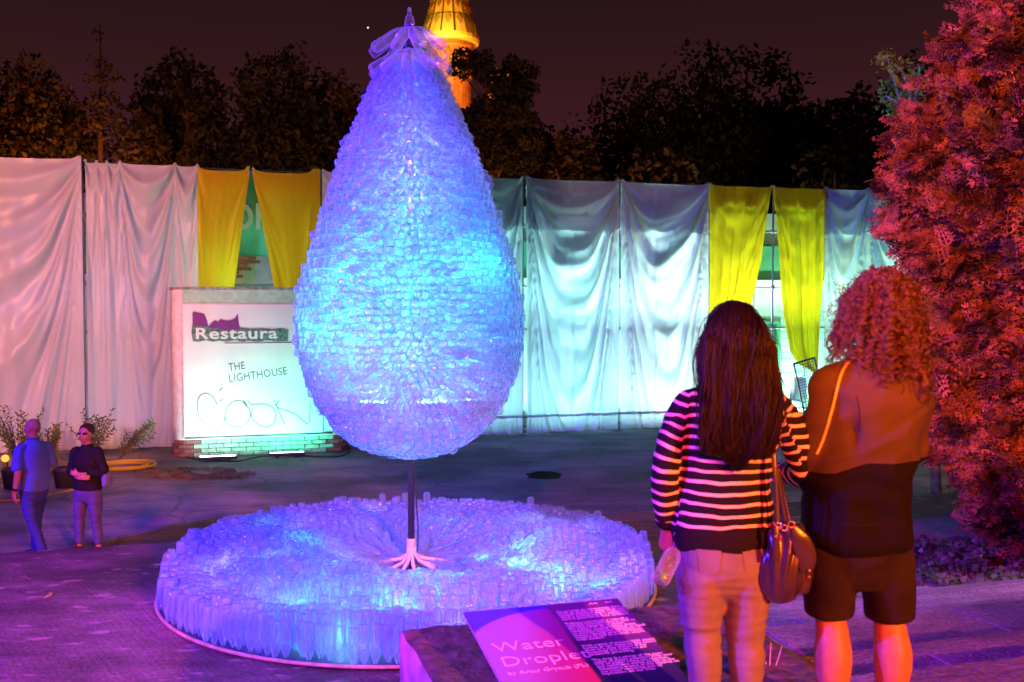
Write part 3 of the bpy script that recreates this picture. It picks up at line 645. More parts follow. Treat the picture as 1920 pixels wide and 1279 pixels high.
# led battens washing the kiosk
def kled(x0, x1, y, mt, label, pw, col):
    a = G((x0+x1)/2, y, .05); L = abs((G(x1,y,.05)-G(x0,y,.05)).length)
    led_bar(Vector((a.x,a.y,0)), AX, L, 14, mt, label, 'led battens washing the kiosk')
    u_, v_ = uv(a)
    for k in (-1, 0, 1): lamp('AREA', 'kiosk_wash', F(u_+k*L*.33, v_-.22, .13), F(u_+k*L*.7, v_+.45, 2.9), pw/3*1.2, col, .34, sizey=.07)
kled(374, 443, 860, M_led_w, 'led batten with bright white lights at the left of the kiosk foot', 46, (.50,1,.88))
kled(505, 571, 853, M_led_g, 'led batten with green lights at the right of the kiosk foot', 70, (.10,1,.55))
# cables
def cable(pts, z, r, mt, label, name='cable', cat='cable', grp=None, wob=.03, sub=6):
    P_ = [G(x, y, z) for x, y in pts]; out = []; n = len(P_)
    for i in range(n-1):
        p0, p1, p2, p3 = P_[max(i-1,0)], P_[i], P_[i+1], P_[min(i+2,n-1)]
        for k in range(sub):
            t_ = k/sub; out.append(.5*((2*p1)+(p2-p0)*t_+(2*p0-5*p1+4*p2-p3)*t_*t_+(3*p1-p0-3*p2+p3)*t_**3))
    out.append(P_[-1]); out = [Vector((p.x+wob*noise.noise(p*2), p.y+wob*noise.noise(p*2+Vector((7,0,0))), z+r)) for p in out]
    m = MB(); m.tube(out, r, 6); return tag(m.build(name, mt, None, True), label, cat, grp)
M_cab = mat('black_rubber', (.02,.02,.022), .6, .4); M_yh = mat('yellow_hose', (.50,.46,.03), .45, .5); M_pc = mat('pale_cable', (.6,.42,.38), .6, .3)
cable([(330,850),(350,858),(372,862),(440,866),(470,860),(505,856),(570,856),(620,858),(650,852),(654,838),(640,824)], 0.004, .012, M_cab, 'black power cable running along the foot of the kiosk')
cable([(930,806),(985,811),(1060,806),(1150,806),(1260,799)], 0.004, .012, M_cab, 'black cable lying along the foot of the sheets right of the drop')
cable([(1212,1085),(1260,1078),(1300,1074),(1500,1060),(1640,1053),(1712,1046),(1740,1041),(1800,1042),(1900,1040)], .204, .011, M_pc, 'pale pinkish cable crossing the terrace from the bottle ring to the conifer')
cable([(0,940),(60,938),(110,926),(150,918)], .004, .014, mat('orange_hose',(.5,.3,.03),.5,.4), 'thin orange hose on the ground behind the walking man')
hose = MB(); cc = G(236, 876, 0); pts = []
for k in range(0, 6*36+1):
    a = R(k*10); r = .26+.036*(k/36)+.02*noise.noise(Vector((k*.05,0,0))); pts.append((cc.x+r*1.25*math.cos(a), cc.y+r*1.3*math.sin(a), .02+.018*(k//36 % 3)+.012*noise.noise(Vector((k*.06,3,0)))))
for t_ in range(12): pts.append((pts[-1][0]-.14, pts[-1][1]-.045+.02*math.sin(t_), .02))
hose.tube(pts, .013, 8); tag(hose.build('coiled_hose', M_yh, None, True), 'yellow hose coiled on the ground beside the leafy shrub', 'hose')
# stain / pothole
def blob(name, cx, cy_, z, rx, ry, mt, label, cat, h=.004, kind=None):
    c = G(cx, cy_, z); m = MB(); n = 28; vs = [(0,0,h)]; 
    for ring, f in ((1,.6),(2,1.0)):
        for k in range(n):
            a = 2*math.pi*k/n; rr = f*(1+.25*noise.noise(Vector((math.cos(a)*2+cx, math.sin(a)*2, ring)))); vs.append((rx*rr*math.cos(a), ry*rr*math.sin(a), h if ring == 1 else .002))
    fs = [(0,1+k,1+(k+1)%n) for k in range(n)]+[(1+k,1+n+k,1+n+(k+1)%n,1+(k+1)%n) for k in range(n)]
    m.add(vs, fs); o = m.build(name, mt); o.location = c; return tag(o, label, cat, None, kind)
blob('pothole', 1020, 891, 0, .33, .45, mat('wet_hole', (.010,.012,.010), .95, .05), 'dark damp pothole in the concrete right of the pole', 'pothole')
# ================================================================ bottles
M_pl = plastic_mat('clear_plastic', (.48,.66,1.0)); M_pl2 = plastic_mat('clear_plastic_top', (1,.95,1), .10, .85, .3, .35)
M_cap = mat('blue_cap', (.02,.03,.55), .4, .5)
def bottle_proto(seg, prof):
    m = MB(); m.lathe(prof, seg); return np.array(m.v, 'f'), m
PROF_H = [(.001,.012),(.022,.004),(.034,.003),(.042,.014),(.044,.035),(.044,.105),(.0405,.115),(.0405,.13),(.044,.14),(.044,.205),(.036,.245),(.020,.280),(.0135,.30),(.0135,.325)]
PROF_L = [(.001,.010),(.033,.003),(.043,.018),(.044,.10),(.0405,.125),(.044,.15),(.044,.205),(.030,.258),(.0135,.30),(.0135,.325)]
def proto_mesh(prof, seg, name='bottle'):
    m = MB(); m.lathe(prof, seg); return m
mH = proto_mesh(PROF_H, 12); meH = mH.mesh('bottle'); meH.materials.append(M_pl); meH.polygons.foreach_set('use_smooth', [True]*len(meH.polygons))
def quads_only(prof, seg):
    vs = []; fs = []
    for r, z in prof:
        for k in range(seg): a = 2*math.pi*k/seg; vs.append((r*math.cos(a), r*math.sin(a), z))
    for i in range(len(prof)-1):
        for k in range(seg): fs.append((i*seg+k, i*seg+(k+1)%seg, (i+1)*seg+(k+1)%seg, (i+1)*seg+k))
    return np.array(vs), np.array(fs)
LV, LF = quads_only(PROF_L, 8)
def orient(p, d, spin=0.0, s=1.0, sl=1.0):   # bottle base at p, +z (neck) along d
    q = Vector(d).to_track_quat('Z', 'Y').to_matrix() @ Matrix.Rotation(spin, 3, 'Z')
    M = q.to_4x4() @ Matrix.Diagonal((s, s, s*sl, 1)); M.translation = Vector(p); return M
def place_bottles(root, mats, nbig, view_from, name_rest, normal_face=None, mt=M_pl):
    """mats: matrices local to root; the nbig that show largest become bottle parts, the rest one mass"""
    rl = root.matrix_world.copy() if False else Matrix.Translation(root.location) @ Matrix.Rotation(root.rotation_euler.z, 4, 'Z')
    vf = rl.inverted() @ Vector(view_from); sc_ = []
    for i, (M, n) in enumerate(mats):
        p = M.translation; d = vf - p; sc_.append((-(max(n.dot(d.normalized()), -.2)+.25)/d.length_squared, i))
    sc_.sort(); big = set(i for _, i in sc_[:nbig])
    for i in big:
        o = bpy.data.objects.new('bottle', meH); COL.objects.link(o); o.parent = root; o.matrix_local = mats[i][0]
    rest = np.array([[list(r) for r in mats[i][0]][:3] for i in range(len(mats)) if i not in big])
    v, f = scatter(LV, LF, rest); me = np_mesh(name_rest, v, f)
    o = link(name_rest, me, mt, root, True); o['kind'] = 'stuff'; return o
DX, DY = -1.07, 10.5
Zp = lambda y: P(770, y, DY).z
sil = [(146,66),(200,88),(250,110),(300,131),(350,149),(400,165),(450,182),(500,198),(550,211),(600,216),(650,214),(700,202),(750,182),(800,148),(820,124),(840,90),(852,52),(858,18)]
prof = [(Zp(y), w/FPX*DY*.985) for y, w in sil][::-1]     # (z, R) from bottom to top
pz = [a for a, _ in prof]; pr_ = [b for _, b in prof]
drop = empty('bottle_drop', (DX, DY, .26), 0, 'tall glowing drop built of clear plastic bottles on a dark pole', 'light sculpture')
ar = [0]
for i in range(1, len(prof)): ar.append(ar[-1]+math.hypot(pz[i]-pz[i-1], pr_[i]-pr_[i-1]))
mats_ = []; s = .03; rr = random.Random(3); row = 0
while s < ar[-1]-.02:
    z = np.interp(s, ar, pz); r = np.interp(s, ar, pr_); f = (z-pz[0])/(pz[-1]-pz[0])
    n = max(4, int(2*math.pi*r/.0905)); off = rr.random()
    el = np.interp(f, [0,.04,.10,.18,.3,.45,.7,.9,1], [-82,-62,-38,-14,2,0,-12,-26,-42])   # outward elevation of the bottle base
    nz0, nz1 = np.interp(s-.05, ar, pr_), np.interp(s+.05, ar, pr_); zz0, zz1 = np.interp(s-.05, ar, pz), np.interp(s+.05, ar, pz)
    nn = Vector((zz1-zz0, 0, -(nz1-nz0))).normalized()
    for k in range(n):
        a = 2*math.pi*(k+off+rr.uniform(-.16,.16))/n; e = R(el+rr.gauss(0,5)); rj = r+rr.gauss(0,.009) + (rr.uniform(.02,.05) if rr.random() < .10 else 0)
        ca, sa = math.cos(a), math.sin(a); zj = z+rr.gauss(0,.009)+.02*noise.noise(Vector((k*.3, row*.7, 0)))
        out = Vector((ca*math.cos(e), sa*math.cos(e), math.sin(e))); out = (out+Vector((rr.gauss(0,.035),rr.gauss(0,.035),rr.gauss(0,.03)))).normalized()
        mats_.append((orient((rj*ca, rj*sa, zj-.26), -out, rr.random()*6.28, rr.uniform(.93,1.08), rr.uniform(.85,1.05)), Vector((nn.x*ca, nn.x*sa, nn.z))))
    s += .0745; row += 1
NB = 300 - 26
print('drop bottles', len(mats_))
place_bottles(drop, mats_, NB, CAM, 'bottle_mass')
# the two open umbrella tiers and the tip bottle
meT = mH.mesh('bottle_top'); meT.materials.append(M_pl2); meT.polygons.foreach_set('use_smooth', [True]*len(meT.polygons))
def cap_for(o, col=M_cap):
    m = MB(); m.lathe([(.0175,.300),(.0175,.330),(.012,.334),(0,.334)], 10); c = m.build('cap', col, o, True); return c
for y, n, el0, sc_, ln in ((48, 9, -38, 1.36, 1.12), (90, 11, -36, 1.36, 1.12), (124, 13, -34, 1.2, 1.05)):
    z = P(770, y, DY).z
    for k in range(n):
        a = 2*math.pi*(k+.3+rr.uniform(-.1,.1))/n; e = R(el0-4*math.sin(a)*0+rr.uniform(-7,7)); out = Vector((math.cos(a)*math.cos(e), math.sin(a)*math.cos(e), math.sin(e)))
        L = .325*sc_*ln; p = Vector((0,0,z-.26)) + out*(L+.015)
        o = bpy.data.objects.new('bottle', meT); COL.objects.link(o); o.parent = drop; o.matrix_local = orient(p, -out, rr.random()*6, sc_, ln); cap_for(o)
z = P(770, 49, DY).z; o = bpy.data.objects.new('bottle', meT); COL.objects.link(o); o.parent = drop; o.matrix_local = orient((0,0,z-.26-.21), (0,0,1), 0, 1.22, .98)
cap_for(o, mat('pale_cap', (.4,.5,.8), .4, .5))
M_pole = mat('dark_pole', (.03,.03,.06), .4, .5); M_lam = mat('pale_lacquered_steel', (.62,.58,.60), .45, .4, noise_scale=20, var=.15)
m = MB(); m.tube([(0,0,-.04),(0,0,P(770,60,DY).z-.26)], .036, 14); m.build('pole', M_pole, drop, True)
m = MB(); m.tube([(.07,-.02,.25),(.075,-.02,.5),(.055,-.02,.8),(.05,-.02,1.1)], .008, 6); m.build('cable', M_cab, drop)
# hoops of the frame seen through the bottles
for y in (300, 470, 745):
    zh = Zp(y)-.26; rh = np.interp(Zp(y), pz, pr_)-.33
    if rh > .1: m = MB(); m.tube([(rh*math.cos(R(k*10)), rh*math.sin(R(k*10)), zh) for k in range(37)], .008, 6, cap=False); m.build('hoop', M_pole, drop)
# pale splayed feet of the pole
for k, (ang, L, dz) in enumerate(((190,.62,.10),(215,.42,.02),(250,.35,.02),(335,.36,.05),(2,.50,.11),(-14,.55,.03),(60,.4,.1),(130,.45,.1),(285,.3,.02))):
    a = R(ang); m = MB(); m.tube([(.03*math.cos(a),.03*math.sin(a),.36),(.035*math.cos(a),.035*math.sin(a),.22),(.10*math.cos(a),.10*math.sin(a),.13+dz*.4),(L*math.cos(a),L*math.sin(a),dz)], .021, 8); m.build('foot', M_lam, drop, True)
m = MB(); m.lathe([(.045,.28),(.052,.30),(.052,.36),(.045,.38)], 12); m.build('collar', M_lam, drop, True)
# led battens inside the drop, near its foot, aimed up
zi = Zp(745)-.26
for k, a in enumerate((215, 250, 290, 325, 40, 140)):
    ra = R(a); rI = .82 if 200 < a < 340 else .62; r_ = Vector((rI*math.cos(ra), rI*math.sin(ra), zi))
    m = MB(); Mx = Matrix.Translation(r_) @ Matrix.Rotation(ra+math.pi/2, 4, 'Z'); m.box((-.16,-.03,-.03),(.16,.03,.02), M=Mx); b_ = m.build('light_batten', M_pole, drop)
    m = MB()
    for q in range(7): m.ell(Mx @ Vector((-.135+q*.045,0,.022)), (.012,.012,.010), nu=6, nv=4)
    m.build('light_lens', M_led_c, b_)
def dl(px, py, depth, pw, col, size=.10, kind='POINT'):
    pw *= 1.55; p = P(px, py, depth); lamp('POINT', 'drop_light', p, None, pw, col, size)
TE1 = (.03,1,.58)
dl(668, 630, DY-.50, 80, TE1, .12); dl(880, 500, DY-.42, 62, TE1, .12); dl(770, 540, DY-.1, 16, (.03,.95,.66), .15)
dl(700, 480, DY-.2, 26, (.03,.95,.66), .1); dl(640, 560, DY-.1, 20, TE1,.1); dl(850, 620, DY-.3, 18, TE1, .1); dl(820, 400, DY, 16, (.1,.9,.9), .1)
for _y, _p in ((230, 10), (300, 18), (370, 22), (800, 40), (830, 14)): dl(770, _y, DY-.05, _p*1.1, (.42,.22,1), .08)
for _y, _a, _p in ((300,200,10),(300,340,10),(420,190,13),(560,185,7),(560,355,10),(690,200,14),(690,340,24),(770,270,28),(780,210,20),(780,330,20)):
    _q = P(770,_y,DY); lamp('POINT', 'drop_light', (_q.x+.42*math.cos(R(_a)), DY+.42*math.sin(R(_a)), _q.z), None, _p*1.8, (.40,.21,1), .08)
dl(655, 600, DY-.35, 30, TE1, .1); dl(665, 540, DY-.4, 26, TE1, .1)
dl(720, 742, DY-.62, 5, (.35,1,.9), .03); dl(815, 742, DY-.62, 5, (.35,1,.9), .03)
# ---------------------------------------------------------------- ring of bottles round the foot
RC = (DX+.02, DY-.14); RR_ = 2.50
ring = empty('bottle_ring', (RC[0], RC[1], .2), 0, 'low wavy ring of upturned clear bottles on a round board with glowing edge', 'light sculpture')
M_wood = mat('board_edge', (.62,.36,.26), .5, .4, noise_scale=12, var=.2); M_board = mat('blue_board', (.05,.05,.12), .7, .3)
m = MB(); m.lathe([(.0,.045),(RR_+.015,.045),(RR_+.015,.012),(.0,.012)][::-1], 96); m.build('board', M_board, ring)
m = MB(); m.tube([((RR_+.03)*math.cos(R(k*3)), (RR_+.03)*math.sin(R(k*3)), .032) for k in range(121)], .017, 8, cap=False); m.build('edge_strip', M_wood, ring, True)
def hgt(x, y):     # height of the top of the bottles above the board
    r = math.hypot(x, y); th = math.atan2(y, x); q = r/RR_
    h = .40 + .05*math.sin(3*th+.6)*q
    h += .16*math.exp(-((q-.62)/.16)**2)*(.75+.25*math.sin(2*th-.4)) * (1 if y < .6 else .6)
    h -= .10*math.exp(-((q-.82)/.07)**2)*(.5+.5*math.sin(th*1.0+2.2))
    h -= .30*math.exp(-(q/.24)**2)
    h += .05*noise.noise(Vector((x*1.3, y*1.3, .4)))
    if y > 0: h += .08*math.exp(-((q-.97)/.10)**2)
    return h
mats_ = []; rr = random.Random(9); r = .30
while r <= RR_+.001:
    n = int(2*math.pi*r/.094); off = rr.random()
    for k in range(n):
        a = 2*math.pi*(k+off+rr.uniform(-.15,.15))/n; rj = r+rr.gauss(0,.012); x, y = rj*math.cos(a), rj*math.sin(a); q = rj/RR_
        h = (hgt(x, y)-.03)+rr.gauss(0,.018)+.05*noise.noise(Vector((x*2.4,y*2.4,2)))
        if q > .96: h = (.35 if y < 0 else .43)+rr.gauss(0,.014)+(.07 if rr.random() < .10 and y > -.5 else 0)
        tl = np.interp(q, [0,.25,.5,.7,.85,.96,1], [70,62,38,14,6,3,3])      # lean of the base away from the middle
        nzz = noise.noise(Vector((x*1.1, y*1.1, 5)))
        tl = R(tl+nzz*(34 if q < .86 else 5)+rr.gauss(0,8 if q < .9 else 4)); sg_ = 1 if q < .74 else -1
        ax_ = a+rr.gauss(0,.3)+1.6*noise.noise(Vector((x*.9, y*.9, 9)))*(1 if q < .93 else .2)
        up_ = Vector((math.cos(ax_)*math.sin(tl)*sg_, math.sin(ax_)*math.sin(tl)*sg_, math.cos(tl))).normalized()
        sl = rr.uniform(.92, 1.15); sc_ = rr.uniform(.95,1.06)
        mats_.append((orient((x, y, h), -up_, rr.random()*6.28, sc_, sl if q < .96 else max(1.0, (h-.012)/(.325*sc_))), Vector((x*.25, y*.25-.2, 1)).normalized()))
    r += .083
print('ring bottles', len(mats_))
place_bottles(ring, mats_, 300, CAM, 'bottle_mass')
def rl(px, py, z, pw, col=(.10,1,.70), size=.06):
    pw *= 2.6; p = G(px, py, z); lamp('POINT', 'ring_light', (p.x, p.y, z), None, pw, col, size)
for (x, y, pw, col) in ((965,1085,13,(.30,1,.72)),(900,1060,7,(.1,1,.7)),(1040,1100,7,(.1,1,.7)),(845,1010,5,(.1,1,.7)),(690,1095,9,(.12,1,.75)),(640,1060,4,(.1,1,.7)),(560,1165,4,(.12,1,.75)),(640,1190,3,(.12,1,.75)),(740,1150,5,(.12,1,.8)),(500,1010,2.5,(.2,1,.6)),(1000,1020,3,(.1,1,.8)),(1130,1110,2.5,(.1,1,.8)),(420,1080,8.5,(.32,.2,1)),(560,1020,10.2,(.32,.2,1)),(700,980,10.2,(.32,.2,1)),(900,960,10.2,(.32,.2,1)),(1100,1020,10.2,(.32,.2,1)),(480,1150,10.2,(.32,.2,1)),(850,1180,11.9,(.32,.2,1)),(1180,1080,8.5,(.32,.2,1)),(650,1140,8.5,(.32,.2,1)),(860,1120,5,(.1,1,.7)),(780,1100,4,(.12,1,.75))):
    rl(x, y, .38, pw*1.1, col, .12)
for _k in range(14):
    _a = R(_k*360/14+8); _r = 2.05; lamp('POINT', 'ring_light', (RC[0]+_r*math.cos(_a), RC[1]+_r*math.sin(_a), .34), None, 13, (.34,.22,1), .15)
for _k in range(9):
    _a = R(_k*40+5); _r = 1.25; lamp('POINT', 'ring_light', (RC[0]+_r*math.cos(_a), RC[1]+_r*math.sin(_a), .38), None, 24 if math.sin(_a) < .3 else 6, (.12,1,.72) if math.sin(_a) < .3 else (.35,.35,1), .13)
# ---------------------------------------------------------------- information sign
sg0 = P(868,1148,4.50); u_s, v_s = uv(sg0)
sgn = empty('information_sign', F(u_s, v_s, 1.53), AX, 'tilted purple and dark blue information board about the drop, on the granite block', 'sign')
zl = sg0.z-1.53
TR = P(1155,1119,4.735); Wd = (TR-sg0).length; Hd = .80; tilt = R(8.8)
SM = Matrix.Translation((0,0,zl)) @ Matrix.Rotation(tilt, 4, 'X')    # local: x right, y away, board extends to -y
M_sg = bpy.data.materials.new('sign_print'); M_sg.use_nodes = True; nt = M_sg.node_tree; b = nt.nodes['Principled BSDF']; b.inputs['Roughness'].default_value = .38
tcn = nt.nodes.new('ShaderNodeTexCoord'); sp = nt.nodes.new('ShaderNodeSeparateXYZ'); nt.links.new(tcn.outputs['Object'], sp.inputs[0])
def mth(op, a, b_, c=None):
    n = nt.nodes.new('ShaderNodeMath'); n.operation = op
    for i, q in enumerate((a, b_, c)):
        if q is None: continue
        if isinstance(q, (int, float)): n.inputs[i].default_value = q
        else: nt.links.new(q, n.inputs[i])
    return n.outputs[0]
def rmp(fac, els):
    r = nt.nodes.new('ShaderNodeValToRGB'); nt.links.new(fac, r.inputs[0]); e = r.color_ramp.elements
    e[0].position = els[0][0]; e[0].color = (*els[0][1],1); e[1].position = els[-1][0]; e[1].color = (*els[-1][1],1)
    for p_, c_ in els[1:-1]: q = e.new(p_); q.color = (*c_,1)
    return r.outputs[0]
xn = mth('DIVIDE', sp.outputs[0], Wd); yn = mth('DIVIDE', sp.outputs[1], -Hd)       # 0..1 across, 0..1 downwards
left = rmp(mth('MULTIPLY_ADD', yn, .35, mth('MULTIPLY', xn, 1.25)), [(.0,(.36,.30,.95)),(.45,(.42,.20,.80)),(.70,(.42,.05,.38)),(.95,(.50,.03,.14))])
right = rmp(mth('MULTIPLY_ADD', yn, .5, mth('MULTIPLY', xn, -.25)), [(-.0,(.20,.06,.30)),(.12,(.045,.05,.14)),(.3,(.02,.03,.10)),(.55,(.05,.02,.08))])
dd = mth('ADD', mth('POWER', mth('DIVIDE', mth('SUBTRACT', xn, .52), .62), 2), mth('POWER', mth('DIVIDE', mth('SUBTRACT', yn, .52), .47), 2))
ins = nt.nodes.new('ShaderNodeMapRange'); nt.links.new(dd, ins.inputs['Value']); ins.inputs['From Min'].default_value = .97; ins.inputs['From Max'].default_value = 1.04
mxa = nt.nodes.new('ShaderNodeMix'); mxa.data_type = 'RGBA'; nt.links.new(ins.outputs[0], mxa.inputs['Factor']); nt.links.new(left, mxa.inputs['A']); mxa.inputs['B'].default_value = (.10,.07,.75,1)
sr = nt.nodes.new('ShaderNodeMapRange'); nt.links.new(xn, sr.inputs['Value']); sr.inputs['From Min'].default_value = .515; sr.inputs['From Max'].default_value = .53
mxb = nt.nodes.new('ShaderNodeMix'); mxb.data_type = 'RGBA'; nt.links.new(sr.outputs[0], mxb.inputs['Factor']); nt.links.new(mxa.outputs['Result'], mxb.inputs['A']); nt.links.new(right, mxb.inputs['B'])
nt.links.new(mxb.outputs['Result'], b.inputs['Base Color'])
m = MB(); m.box((0,-Hd,-.006),(Wd,0,0), bev=.002); bo = m.build('board', M_sg, sgn); bo.matrix_local = SM
m = MB(); m.box((0,-Hd,-.012),(Wd,0,-.0065), bev=.001);  bo2 = m.build('backing', mat('pale_edge', (.75,.6,.6), .4, .5), sgn); bo2.matrix_local = SM
for a in (.25, Wd-.28):
    m = MB(); m.box((a,-.40,-.02),(a+.03,-.36,zl-.40*math.sin(tilt)-.022)); m.build('support', M_dark, sgn)
M_txt = mat('sign_lettering', (.85,.80,.88), .5, .4)
M_txt2 = mat('sign_title', (.80,.72,.98), .5, .4)
def stx(body, x, y, size, mt, bold=0, sx=1, space=1, line=1): o = text_obj(body, size, Matrix.Translation((x*Wd, -y*Hd, .0012)), mt, sgn, bold=bold, sx=sx, space=space, extr=.0006, line=line); o.matrix_local = SM
stx('Water', .055, .49, .115, M_txt2, -.001, 1.05); stx('Droplet', .055, .645, .115, M_txt2, -.001, 1.05); stx('by Artur Grycuk (PL)', .058, .73, .036, M_txt2, 0, 1.12)
txt = ["Cu un total de aproximativ 2000 de\nsticle de plastic ca material primar,\naceastă instalație oferă o imagine\nclară a consumului și a deșeurilor\ncare le generăm în mod constant.",
"Picătura reprezintă o oglindă a\nrealității înfricoșătoare în ceea ce\nprivește poluarea cu plastic.\nCu peste 91% din plasticul global\nnereciclat, această instalație ne arată\ncu duritate impactul devastator al\nacestui material asupra resurselor\nnoastre de apă și, implicit, asupra\nvieții noastre.",
"With a total of around 2000 plastic\nbottles as raw material, this lottery\ngives us a clear picture of the\nconsumed and waste we are\nconstantly generating.",
"The drop is a mirror of the scary\nreality of plastic pollution. With over\n91% of plastic waste not recycled,\nthis installation starkly shows us the\ndevastating impact of this material on\nour water resources and, by\nimplication, on our lives."]
for tx, y in zip(txt, (.115, .265, .53, .685)): stx(tx, .555, y, .0235, M_txt, .0006, 1.02, 1.0, .82)

m = MB(); m.tube([(.79*Wd,-.05*Hd,.001),(.805*Wd,-.032*Hd,.001),(.815*Wd,-.05*Hd,.001),(.83*Wd,-.036*Hd,.001),(.845*Wd,-.05*Hd,.001)], .0022, 4); m.box((.90*Wd,-.05*Hd,.0004),(.925*Wd,-.03*Hd,.002)); m.box((.932*Wd,-.05*Hd,.0004),(.945*Wd,-.03*Hd,.002)); q = m.build('logo', M_txt, sgn); q.matrix_local = SM
# ================================================================ conifer on the right
M_thuja = leaf_mat('thuja_spray', (.020,.012,.008), (.34,.15,.05), .75, .05)
M_bark = mat('bark', (.16,.10,.07), .9, .2, noise_scale=14, var=.4, bump=.8, bump_scale=30)
def spray_proto(seed, L=.24):
    r_ = random.Random(seed); vs = []; fs = []
    def leaf(p, d, l, w, n):
        s_ = d.cross(n).normalized(); b_ = len(vs); q = p + d*l
        vs.extend([p - s_*w*.35, p + d*l*.45 - s_*w*.5 + n*w*.2, q, p + d*l*.45 + s_*w*.5 + n*w*.2]); fs.append((b_, b_+1, b_+2, b_+3))
    n = Vector((0,0,1)); k = 6
    for i in range(k):
        t_ = i/(k-1); p = Vector((0, L*.95*t_, -.25*L*t_*t_)); d = Vector((0,1,-.5*t_)).normalized()
        leaf(p, d, L/(k-1)*1.15, .018, n)
        if i < k:
            ln = L*(.52*(1-t_*.75)+.08)
            for sg_ in (-1, 1):
                bd = (d*.75 + Vector((sg_*.75, 0, r_.uniform(-.15,.15)))).normalized()
                leaf(p, bd, ln, .016, n)
                for q in (.42, .76):
                    for s2 in (-1, 1):
                        sd_ = (bd*.8 + Vector((-sg_*s2*.5, .55*s2, r_.uniform(-.2,.2)))).normalized()
                        leaf(p + bd*ln*q, sd_, ln*(.46-.2*q), .015, n)
    return np.array(vs), np.array(fs)
TB = Vector((6.05, 10.7, .2)); TH = 9.0
con = empty('conifer_tree', TB, 0, 'big dense conifer with flat leaf sprays glowing orange and magenta at the right', 'conifer')
def crad(z):   # outline radius with height above its base
    return np.interp(z, [0,.15,.45,1.0,2.0,3.2,4.3,5.2,6.3,7.6,9.0], [.30,.60,.96,1.25,1.56,1.84,1.92,1.66,1.12,.58,.0])
protos = [spray_proto(k) for k in range(4)]
pmesh = []
for k, (v_, f_) in enumerate(protos):
    me = np_mesh('spray', v_, f_); me.materials.append(M_thuja); pmesh.append(me)
rr = random.Random(21); items = []
def lump(th, z): return 1 + .13*noise.noise(Vector((math.cos(th)*2.2, math.sin(th)*2.2, z*1.1))) + .10*noise.noise(Vector((math.cos(th)*6, math.sin(th)*6, z*2.8)))
vdir = (CAM - TB); vth = math.atan2(vdir.y, vdir.x)
while len(items) < 8200:
    z = rr.uniform(.1, TH-.1); 
    if rr.random() > crad(z)/2.2 + .05: continue
    th = rr.uniform(-math.pi, math.pi)
    if abs((th-vth+math.pi) % (2*math.pi)-math.pi) > 2.2 and rr.random() < .6: continue
    layer = rr.random(); k = 1-.30*layer**1.5
    gp_ = noise.noise(Vector((math.cos(th)*5.5, math.sin(th)*5.5, z*2.4)))
    if gp_ < .03 and k > .77: continue
    if gp_ > .18: k *= 1.03
    Rr = crad(z)*lump(th, z)*k; er = Vector((math.cos(th), math.sin(th), 0)); up_ = Vector((0,0,1))
    d = (er*rr.uniform(.6,1) + up_*rr.uniform(-.1,1.1) + Vector((rr.gauss(0,.35), rr.gauss(0,.35), rr.gauss(0,.2)))).normalized()
    nrm = (er*rr.uniform(.2,.9) + up_*.7 + Vector((rr.gauss(0,.4), rr.gauss(0,.4), rr.gauss(0,.3))))
    nrm = (nrm - d*nrm.dot(d)).normalized(); sd_ = d.cross(nrm)
    s_ = rr.uniform(.9, 1.35)*(1 if layer < .7 else 1.2)
    M = Matrix(((sd_.x*s_, d.x*s_, nrm.x*s_, 0),(sd_.y*s_, d.y*s_, nrm.y*s_, 0),(sd_.z*s_, d.z*s_, nrm.z*s_, 0),(0,0,0,1)))
    M.translation = er*(Rr-.15) + up_*z
    items.append((M, rr.randrange(4), (er.dot(vdir.normalized())+.2)*k**3 * (1.0 if z < 5.2 else .1) * (1 if (th-vth+math.pi) % (2*math.pi)-math.pi < .5 else .6) * rr.uniform(.8,1)))
order = sorted(range(len(items)), key=lambda i: -items[i][2]); big = set(order[:300])
for i in order[:300]:
    o = bpy.data.objects.new('leaf_spray', pmesh[items[i][1]]); COL.objects.link(o); o.parent = con; o.matrix_local = items[i][0]
VS = []; FS = []; nb = 0
for q in range(4):
    mm = np.array([[list(r) for r in items[i][0]][:3] for i in range(len(items)) if items[i][1] == q and i not in big])
    v_, f_ = scatter(protos[q][0], protos[q][1], mm); VS.append(v_); FS.append(f_+nb); nb += len(v_)
o = link('foliage', np_mesh('foliage', np.concatenate(VS), np.concatenate(FS)), M_thuja, con); o['kind'] = 'stuff'
m = MB(); m.tube([(0,0,-.1),(0,.05,2),(0,0,5),(0,0,8.4)], [.17,.13,.08,.02], 10); m.build('trunk', M_bark, con, True)
for k in range(46):
    z = .35+k*.17; a = k*2.4; L = crad(z)*.78; m = MB(); m.tube([(0,0,z),(L*.5*math.cos(a),L*.5*math.sin(a),z+.05),(L*math.cos(a),L*math.sin(a),z+.35)], [.03,.02,.008], 5); m.build('branch', M_bark, con)
m = MB(); m.v = []; 
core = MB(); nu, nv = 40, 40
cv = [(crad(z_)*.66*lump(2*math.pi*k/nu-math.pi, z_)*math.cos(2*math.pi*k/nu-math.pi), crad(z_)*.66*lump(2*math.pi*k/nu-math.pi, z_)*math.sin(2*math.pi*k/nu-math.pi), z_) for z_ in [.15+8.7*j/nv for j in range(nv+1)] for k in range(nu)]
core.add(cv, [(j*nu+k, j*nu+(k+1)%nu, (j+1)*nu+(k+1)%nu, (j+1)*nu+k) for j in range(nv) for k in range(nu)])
core.build('inner_twigs', mat('inner_twigs', (.035,.03,.02), .95, .1, noise_scale=9, var=.5, bump=1, bump_scale=20, dist=.1), con)

